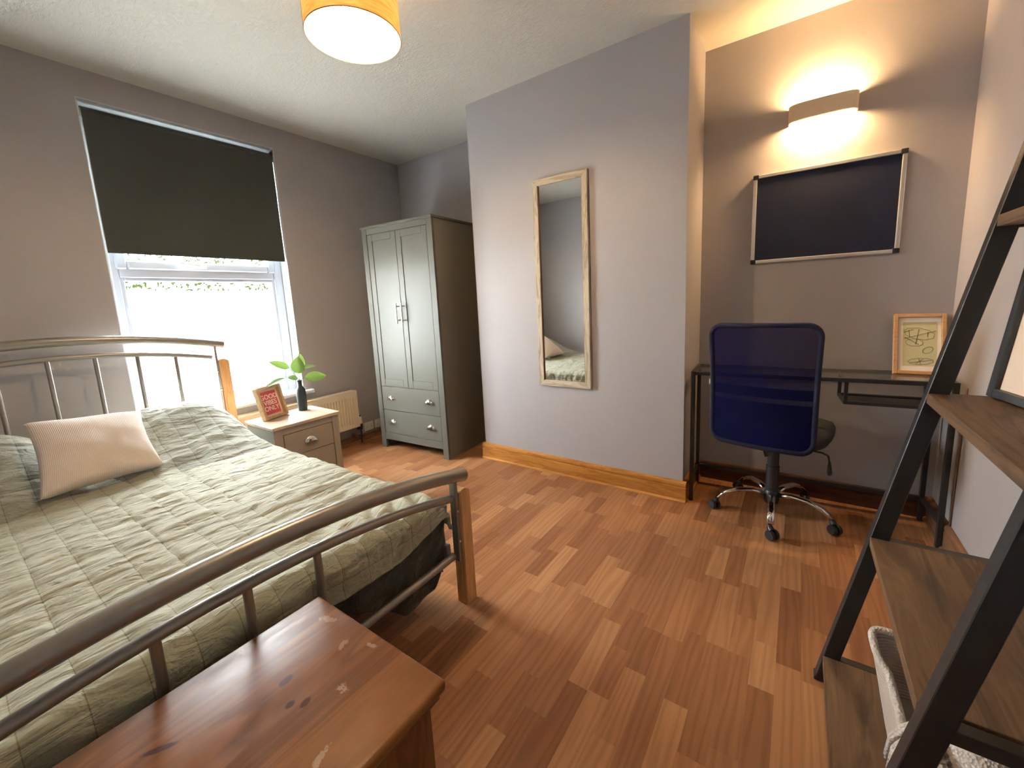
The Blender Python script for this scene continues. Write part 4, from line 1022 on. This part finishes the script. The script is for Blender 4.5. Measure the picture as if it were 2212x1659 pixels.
def sheet_in(name, off, v0, v1, m, parent, shrink=0.985):
    b = NB(); NU, NV = 24, 30; V = {}
    def inside(u, v):
        ru, rv = 0.24, 0.095; uu = abs(u)-(1-ru); vv = abs(v-0.5)-(0.5-rv)
        return not (uu > 0 and vv > 0 and (uu/ru)**2+(vv/rv)**2 > 1)
    for j in range(NV+1):
        v = v0+(v1-v0)*j/NV
        vv = max(0, abs(v-0.5)-(0.5-0.095))/0.095; umax = 1-0.24*(1-math.sqrt(max(0, 1-vv*vv)))
        for i in range(NU+1):
            u = (-1+2*i/NU)*umax*shrink; V[i, j] = b.verts.new(bk(u, v)+Vector((0, off, 0)))
    for i in range(NU):
        for j in range(NV): b.faces.new((V[i, j], V[i+1, j], V[i+1, j+1], V[i, j+1]))
    return obj(name, b, m, parent, smooth=True)
sheet_in('back_mesh', -0.004, 0.005, 0.995, M_bluemesh, root)
sheet_in('front_mesh', 0.010, 0.005, 0.995, M_bluemesh, root)
sheet_in('lumbar_band', 0.004, 0.415, 0.500, M_bluefab, root, 0.97)
o = sheet_in('lower_panel', 0.006, 0.01, 0.375, M_bluefab, root, 0.97)
b = NB(); rings(b, [(-0.035, -0.200, 0.60), (-0.030, -0.205, 0.48), (-0.010, -0.195, 0.400), (0.0, -0.12, 0.388), (0.0, -0.05, 0.386)], 0.020, 12, flat=(1.6, 0.35)); obj('back_support', b, M_plblack, root, smooth=True)
b = NB(); p_ = bk(-1.04, 0.50); box(b, (p_.x-0.010, p_.y, p_.z-0.012), (p_.x, p_.y+0.001, p_.z+0.012)); obj('fabric_tag', b, M_white, root)

# ================================================================= ladder shelf
YL, YR = -0.918, -1.484; tw = 0.030
lx = lambda z: 3.240+0.198*z
root = thing('ladder_shelf', 'black metal ladder shelf with rustic brown boards against the right wall', 'shelf', (3.48, -1.2, 0)); WM = wm(root.location)
ZT = 1.98
for y in (YL, YR):
    b = NB()
    prism(b, [(lx(0.012), 0.012), (lx(0.012)+0.038, 0.012), (lx(ZT)+0.038, ZT), (lx(ZT), ZT)], 1, y-tw/2, y+tw/2)
    bmesh.ops.bevel(b, geom=b.edges[:], offset=0.0015, segments=1, affect='EDGES'); lg = obj('front_leg', b, M_black, root, world=WM)
    b = NB(); box(b, (lx(0)-0.001, y-tw/2-0.001, 0.0), (lx(0)+0.041, y+tw/2+0.001, 0.014), 0.002); obj('rubber_foot', b, M_plblack, lg, world=WM)
    b = NB(); box(b, (RX-0.050, y-0.0125, 0.0), (RX-0.025, y+0.0125, ZT), 0.0015); obj('rear_leg', b, M_black, root, world=WM)
for zt in (0.090, 0.490, 0.890, 1.290, 1.690):
    x0 = lx(zt); x1 = RX-0.027
    b = NB(); box(b, (x0-0.001, YR+tw/2+0.001, zt-0.024), (x1, YL-tw/2-0.001, zt), 0.001); obj('board', b, M_shelf, root, world=WM)
    for y in (YL, YR):
        b = NB(); box(b, (x0+0.020, y-tw/2+0.003, zt-0.028), (x1-0.02, y+tw/2-0.003, zt-0.003 if y == YL else zt-0.003), 0.001); obj('side_bar', b, M_black, root, world=WM)
b = NB(); box(b, (RX-0.050, YR, ZT-0.03), (RX-0.025, YL, ZT-0.005)); obj('top_bar', b, M_black, root, world=WM)
b = NB(); box(b, (lx(1.96), YR, ZT-0.03), (lx(1.96)+0.025, YL, ZT-0.005)); obj('top_bar', b, M_black, root, world=WM)

# black frame on shelf
fl = Vector((3.5365, -1.060, 0.890)); ang = math.atan2(-0.27, 0.055)
root = thing('framed_picture', 'black framed print with cream mat standing on the ladder shelf', 'picture frame', fl, 0)
ex = Vector((math.cos(ang), math.sin(ang), 0)); outn = Vector((ex.y, -ex.x, 0))
if outn.x > 0: outn = -outn
lean = 0.12; ez = Vector((0, 0, 1))*math.cos(lean)-outn*math.sin(lean); en = ex.cross(ez)
if en.dot(outn) < 0: ex = -ex; en = ex.cross(ez)
FM = Matrix((ex, ez, en)).transposed().to_4x4(); FM.translation = Vector((0, 0, 0.0035))
b = NB(); fbars(b, 0.132, 0.36, 0.020, -0.020, 0.0, 0.002); obj('frame', b, mat('black_frame', (0.028, 0.030, 0.032), 0.4), root)
b = NB(); box(b, (-0.112, 0.02, -0.014), (0.112, 0.34, -0.011), M=FM); obj('mat_board', b, M_pinkpaper, root)
b = NB(); prism(b, [(-0.02, 0.15), (0.03, 0.16), (0.035, 0.21), (0.0, 0.23), (-0.03, 0.20)], 2, -0.011, -0.0106, M=FM); obj('print', b, M_gap, root)
FM = FM_old

# soft basket with a fringed throw on the lowest board
zb_ = 0.091
root = thing('fabric_basket', 'floppy white woven cotton basket on the lowest ladder shelf board', 'basket', (3.47, -1.16, zb_)); WM = wm(root.location)
def ring_at(s, z, inset=0.0):
    """rounded rectangle with a sagging west side"""
    P_ = []; N = 96
    x0, x1, y0, y1 = 3.372, 3.640, -1.395, -0.985
    for k in range(N):
        a_ = 2*PI*k/N; c = math.cos(a_); sn = math.sin(a_)
        ux = math.copysign(abs(c)**0.30, c); uy = math.copysign(abs(sn)**0.30, sn)
        x = (x0+x1)/2+ux*((x1-x0)/2-inset); y = (y0+y1)/2+uy*((y1-y0)/2-inset)
        if ux < -0.5:
            cor = math.exp(-((y-y1)/0.09)**2); x -= 0.050*cor*s
            x += 0.004*math.sin(y*60)*s
        cor2 = math.exp(-(((x-x0)/0.10)**2+((y-y1)/0.10)**2)); z2 = z+0.045*cor2*s
        P_.append((x, y, z2))
    return P_
b = NB(); L = []
lv_ = [(0.0, 0.0, 0), (0.25, 0.030, 0), (0.5, 0.065, 0), (0.75, 0.100, 0), (1.0, 0.130, 0), (1.0, 0.137, 0.004), (1.0, 0.130, 0.010), (0.5, 0.065, 0.010), (0.0, 0.008, 0.010)]
for s, z, ins_ in lv_: L.append([b.verts.new(p) for p in ring_at(s, zb_+z, ins_)])
for i in range(len(L)-1):
    for k in range(96): b.faces.new((L[i][k], L[i][(k+1) % 96], L[i+1][(k+1) % 96], L[i+1][k]))
b.faces.new(L[0][::-1]); b.faces.new(L[-1]); obj('woven_body', b, M_rope, root, smooth=60, world=WM)
b = NB(); pr_ = ring_at(1.0, zb_+0.134, 0.005); rings(b, pr_+[pr_[0]], 0.0085, 8, cap=False); obj('rim', b, M_knit, root, smooth=True, world=WM)
# throw heaped in the near half of the basket
root = thing('throw_blanket', 'white waffle-knit throw with fringe heaped in the woven basket', 'blanket', (3.50, -1.30, zb_+0.02)); WM = wm(root.location)
def throw_pt(u, v):
    a = u*2-1; c = v*2-1; x = 3.500+a*0.118; y = -1.275+c*0.112
    e = max(0, (1-abs(a)**3)*(1-abs(c)**3))**0.5
    z = zb_+0.03+0.190*e+0.012*noise.noise(Vector((x*14, y*14, 0)))*e
    return (x, y, z), (u, v)
b = cloth_grid(50, 50, throw_pt); bmesh.ops.holes_fill(b, edges=[e for e in b.edges if e.is_boundary], sides=0)
obj('knitted_cloth', b, M_knit, root, smooth=70, world=WM)
for k in range(13):
    y = -1.385+k*0.0105; b = NB(); j = random.uniform(-0.006, 0.006)
    pts = [(3.412, y, zb_+0.192), (3.396, y+j*0.5, zb_+0.188), (3.372, y+j, zb_+0.160), (3.352, y+j*1.5-0.004, zb_+0.125), (3.346, y+j*2-0.006, zb_+0.075)]
    rings(b, pts, [0.0055, 0.0055, 0.0050, 0.0045, 0.0030], 7); obj('fringe', b, M_knit, root, smooth=True, world=WM)
